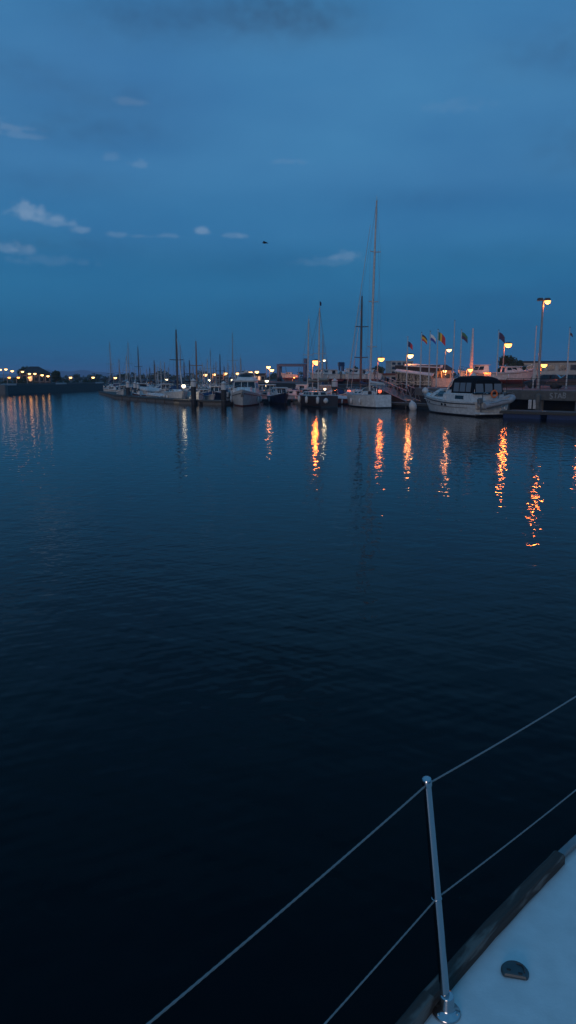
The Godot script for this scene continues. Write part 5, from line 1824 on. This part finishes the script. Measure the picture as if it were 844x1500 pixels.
	building("riverside_house", "dark house with hipped roof and lit windows on the embankment", Vector3(-59.659, 1.55, -178.0), 24.0, Vector3(6.4, 2.4, 6.0), "brown wall", "dark roof", 1, 5, "hip", [1])
	# --- trees
	rng.seed = 3
	tree(Vector3(33.716, 2.0, -116.0), 4.3, 3.4, "round dark tree beside the street lamp, before the long building")
	tree(Vector3(36.318, 2.0, -119.0), 3.9, 3.2, "broader dark tree next to the round one before the long building")
	tree(Vector3(-54.353, 1.55, -176.0), 3.2, 2.6, "lone bushy tree at the end of the dark house on the embankment")
	tree(Vector3(-63.645, 1.55, -182.0), 3.9, 3.6, "rounded tree beside the dark house's lamps on the embankment")
	tree(Vector3(16.658, 2.0, -140.0), 3.2, 2.6, "small dark tree behind the gangway's head")
	tree(Vector3(13.761, 2.0, -150.0), 3.0, 2.4, "small tree between the laid-up boats and the low flats")
	tree_belt("tree_belt", "dark belt of trees along the far shore behind the berths", Vector3(-71.502, 2.0, -320.0), Vector3(-0.545, 2.0, -300.0), 2.6, 4.6, 60, 31)
	tree_belt("hedge_belt", "low dark hedge and bushes along the embankment", Vector3(-65.671, 1.55, -150.0), Vector3(-51.991, 1.55, -214.0), 1.0, 1.8, 70, 32)
	tree_belt("far_tree_belt", "far dark trees at the bend of the channel", Vector3(-134.284, 1.5, -420.0), Vector3(-88.723, 1.5, -440.0), 3.0, 5.0, 40, 33)
	tree_belt("yard_tree_belt", "dark trees between the yard buildings and the town", Vector3(5.395, 2.0, -330.0), Vector3(81.203, 2.0, -300.0), 2.6, 4.8, 60, 34)
	# --- lamps
	flood_mast()
	street_lamp(24.997, -86.0, 2.014, 6.860, 0.42, "sodium", 8.0, "bright sodium street lamp over the white boat ashore", "", 0.1 + 0.35)
	street_lamp(33.631, -99.0, 2.0, 4.788, 0.4, "sodium", 6.0, "low sodium street lamp before the long building")
	street_lamp(3.543, -95.0, 0.48, 5.145, 0.48, "sodium", 11.0, "brightest sodium street lamp, right behind the brown schooner's masts")
	street_lamp(11.742, -95.0, 0.48, 5.482, 0.4, "sodium", 3.0, "sodium street lamp behind the white yacht's stern")
	street_lamp(15.042, -93.0, 2.0, 5.845, 0.4, "warm", 3.0, "warm street lamp over the white awnings")
	street_lamp(19.596, -92.0, 2.0, 6.467, 0.3, "warm", 1.2, "street lamp with slanting pole beside the bare white pole")
	street_lamp(20.941, -86.5, 2.014, 4.054, 0.3, "sodium", 7.0, "low yard lamp glowing at the foot of the white mast")
	street_lamp(19.260, -92.5, 2.0, 3.947, 0.24, "warm", 5.0, "low lamp under the dark kiosk roof's eaves")
	street_lamp(31.682, -80.0, 2.014, 5.899, 0.34, "sodium", 6.0, "sodium street lamp further along the quay past the floodlight mast")
	street_lamp(19.429, -138.0, 2.0, 3.570, 0.26, "white", 2.0, "small white lamp over the harbour office")
	street_lamp(7.221, -150.0, 2.0, 6.471, 0.26, "white", 2.5, "small white lamp just beside the schooner's bright sodium lamp")
	for q in [[13.08, 160, 3.2], [15.29, 165, 3.35]]:
		street_lamp(q[0], -q[1], 2.0, q[2], 0.3, "white", 2.0, "small white lamp between the crane and the low flats", "pair of white lamps behind the laid-up boats")
	var nth := ["eighth", "seventh", "sixth", "fifth", "fourth", "third", "second", "first"]
	k = 0
	for q in [[-22.53, 205, 3.84], [-20.02, 205, 4.02], [-17.04, 205, 4.21], [-13.78, 205, 4.21], [-9.74, 195, 4.42], [-8.06, 195, 4.59], [-4.92, 190, 5.74], [-4.06, 190, 4.98]]:
		street_lamp(q[0], -q[1], 2.0, q[2], 0.52, "warm", 4.0, "warm street lamp on the far shore, %s of its row counted from the boat lift" % nth[k], "street lamps along the far shore", 0.6)
		k += 1
	for q in [[-19.01, 182, 2.55], [-12.95, 176, 2.57], [-4.51, 160, 2.41], [-36.54, 226, 2.49], [-7.64, 165, 2.61]]:
		street_lamp(q[0], -q[1], 2.0 if q[1] < 200 else 2.0, q[2], 0.4, "white", 2.0, "low pale lamp on the shore behind the inner berths", "low lamps behind the inner berths")
	k = 0
	for q in [[-64.24, 168, 4.85], [-62.95, 168, 4.92], [-61.57, 168, 4.55], [-61.75, 175, 4.45], [-59.13, 172, 3.97], [-57.88, 172, 3.97], [-56.24, 172, 3.66], [-56.19, 176, 3.44]]:
		street_lamp(q[0], -q[1], 1.55, q[2], 0.33, "warm", 0.08, "street lamp on the embankment, %s of its row counted from the lone bushy tree" % nth[k], "street lamps on the far embankment", 0.6)
		k += 1
	for q in [[-58.62, 158, 3.13], [-57.4, 160, 3.13], [-57.15, 166, 3.13]]:
		street_lamp(q[0], -q[1], 1.55, q[2], 0.3, "sodium", 0.06, "low orange lamp before the dark house on the embankment", "low orange lamps on the embankment")
	for q in [[-92.57, 320, 3.06], [-82.98, 320, 3.06], [-68.94, 300, 2.93]]:
		street_lamp(q[0], -q[1], 1.5, q[2], 0.62, "warm", 2.0, "single lamp far along the channel below the hill", "lamps far along the channel", 0.7)
	street_lamp(1.578, -193.0, 2.0, 3.028, 0.2, "sodium", 5.0, "small sodium lamp beside the boat between the boat lift's legs")
	pedestal(-12.749, -91.6, 0.48, 2.093, "white", 0.245, 3.0, "white globe light on a post at the end of the walkway")
	pedestal(7.437, -91.5, 0.48, 1.477, "orange", 0.22, 0.4, "orange glowing pontoon light before the white yacht's bow")
	pedestal(11.159, -91.0, 0.48, 1.487, "orange", 0.24, 0.5, "bright orange glowing pontoon light at the white yacht's stern")
	pedestal(4.546, -92.4, 0.48, 1.710, "white", 0.16, 1.5, "small white pontoon light behind the brown schooner")
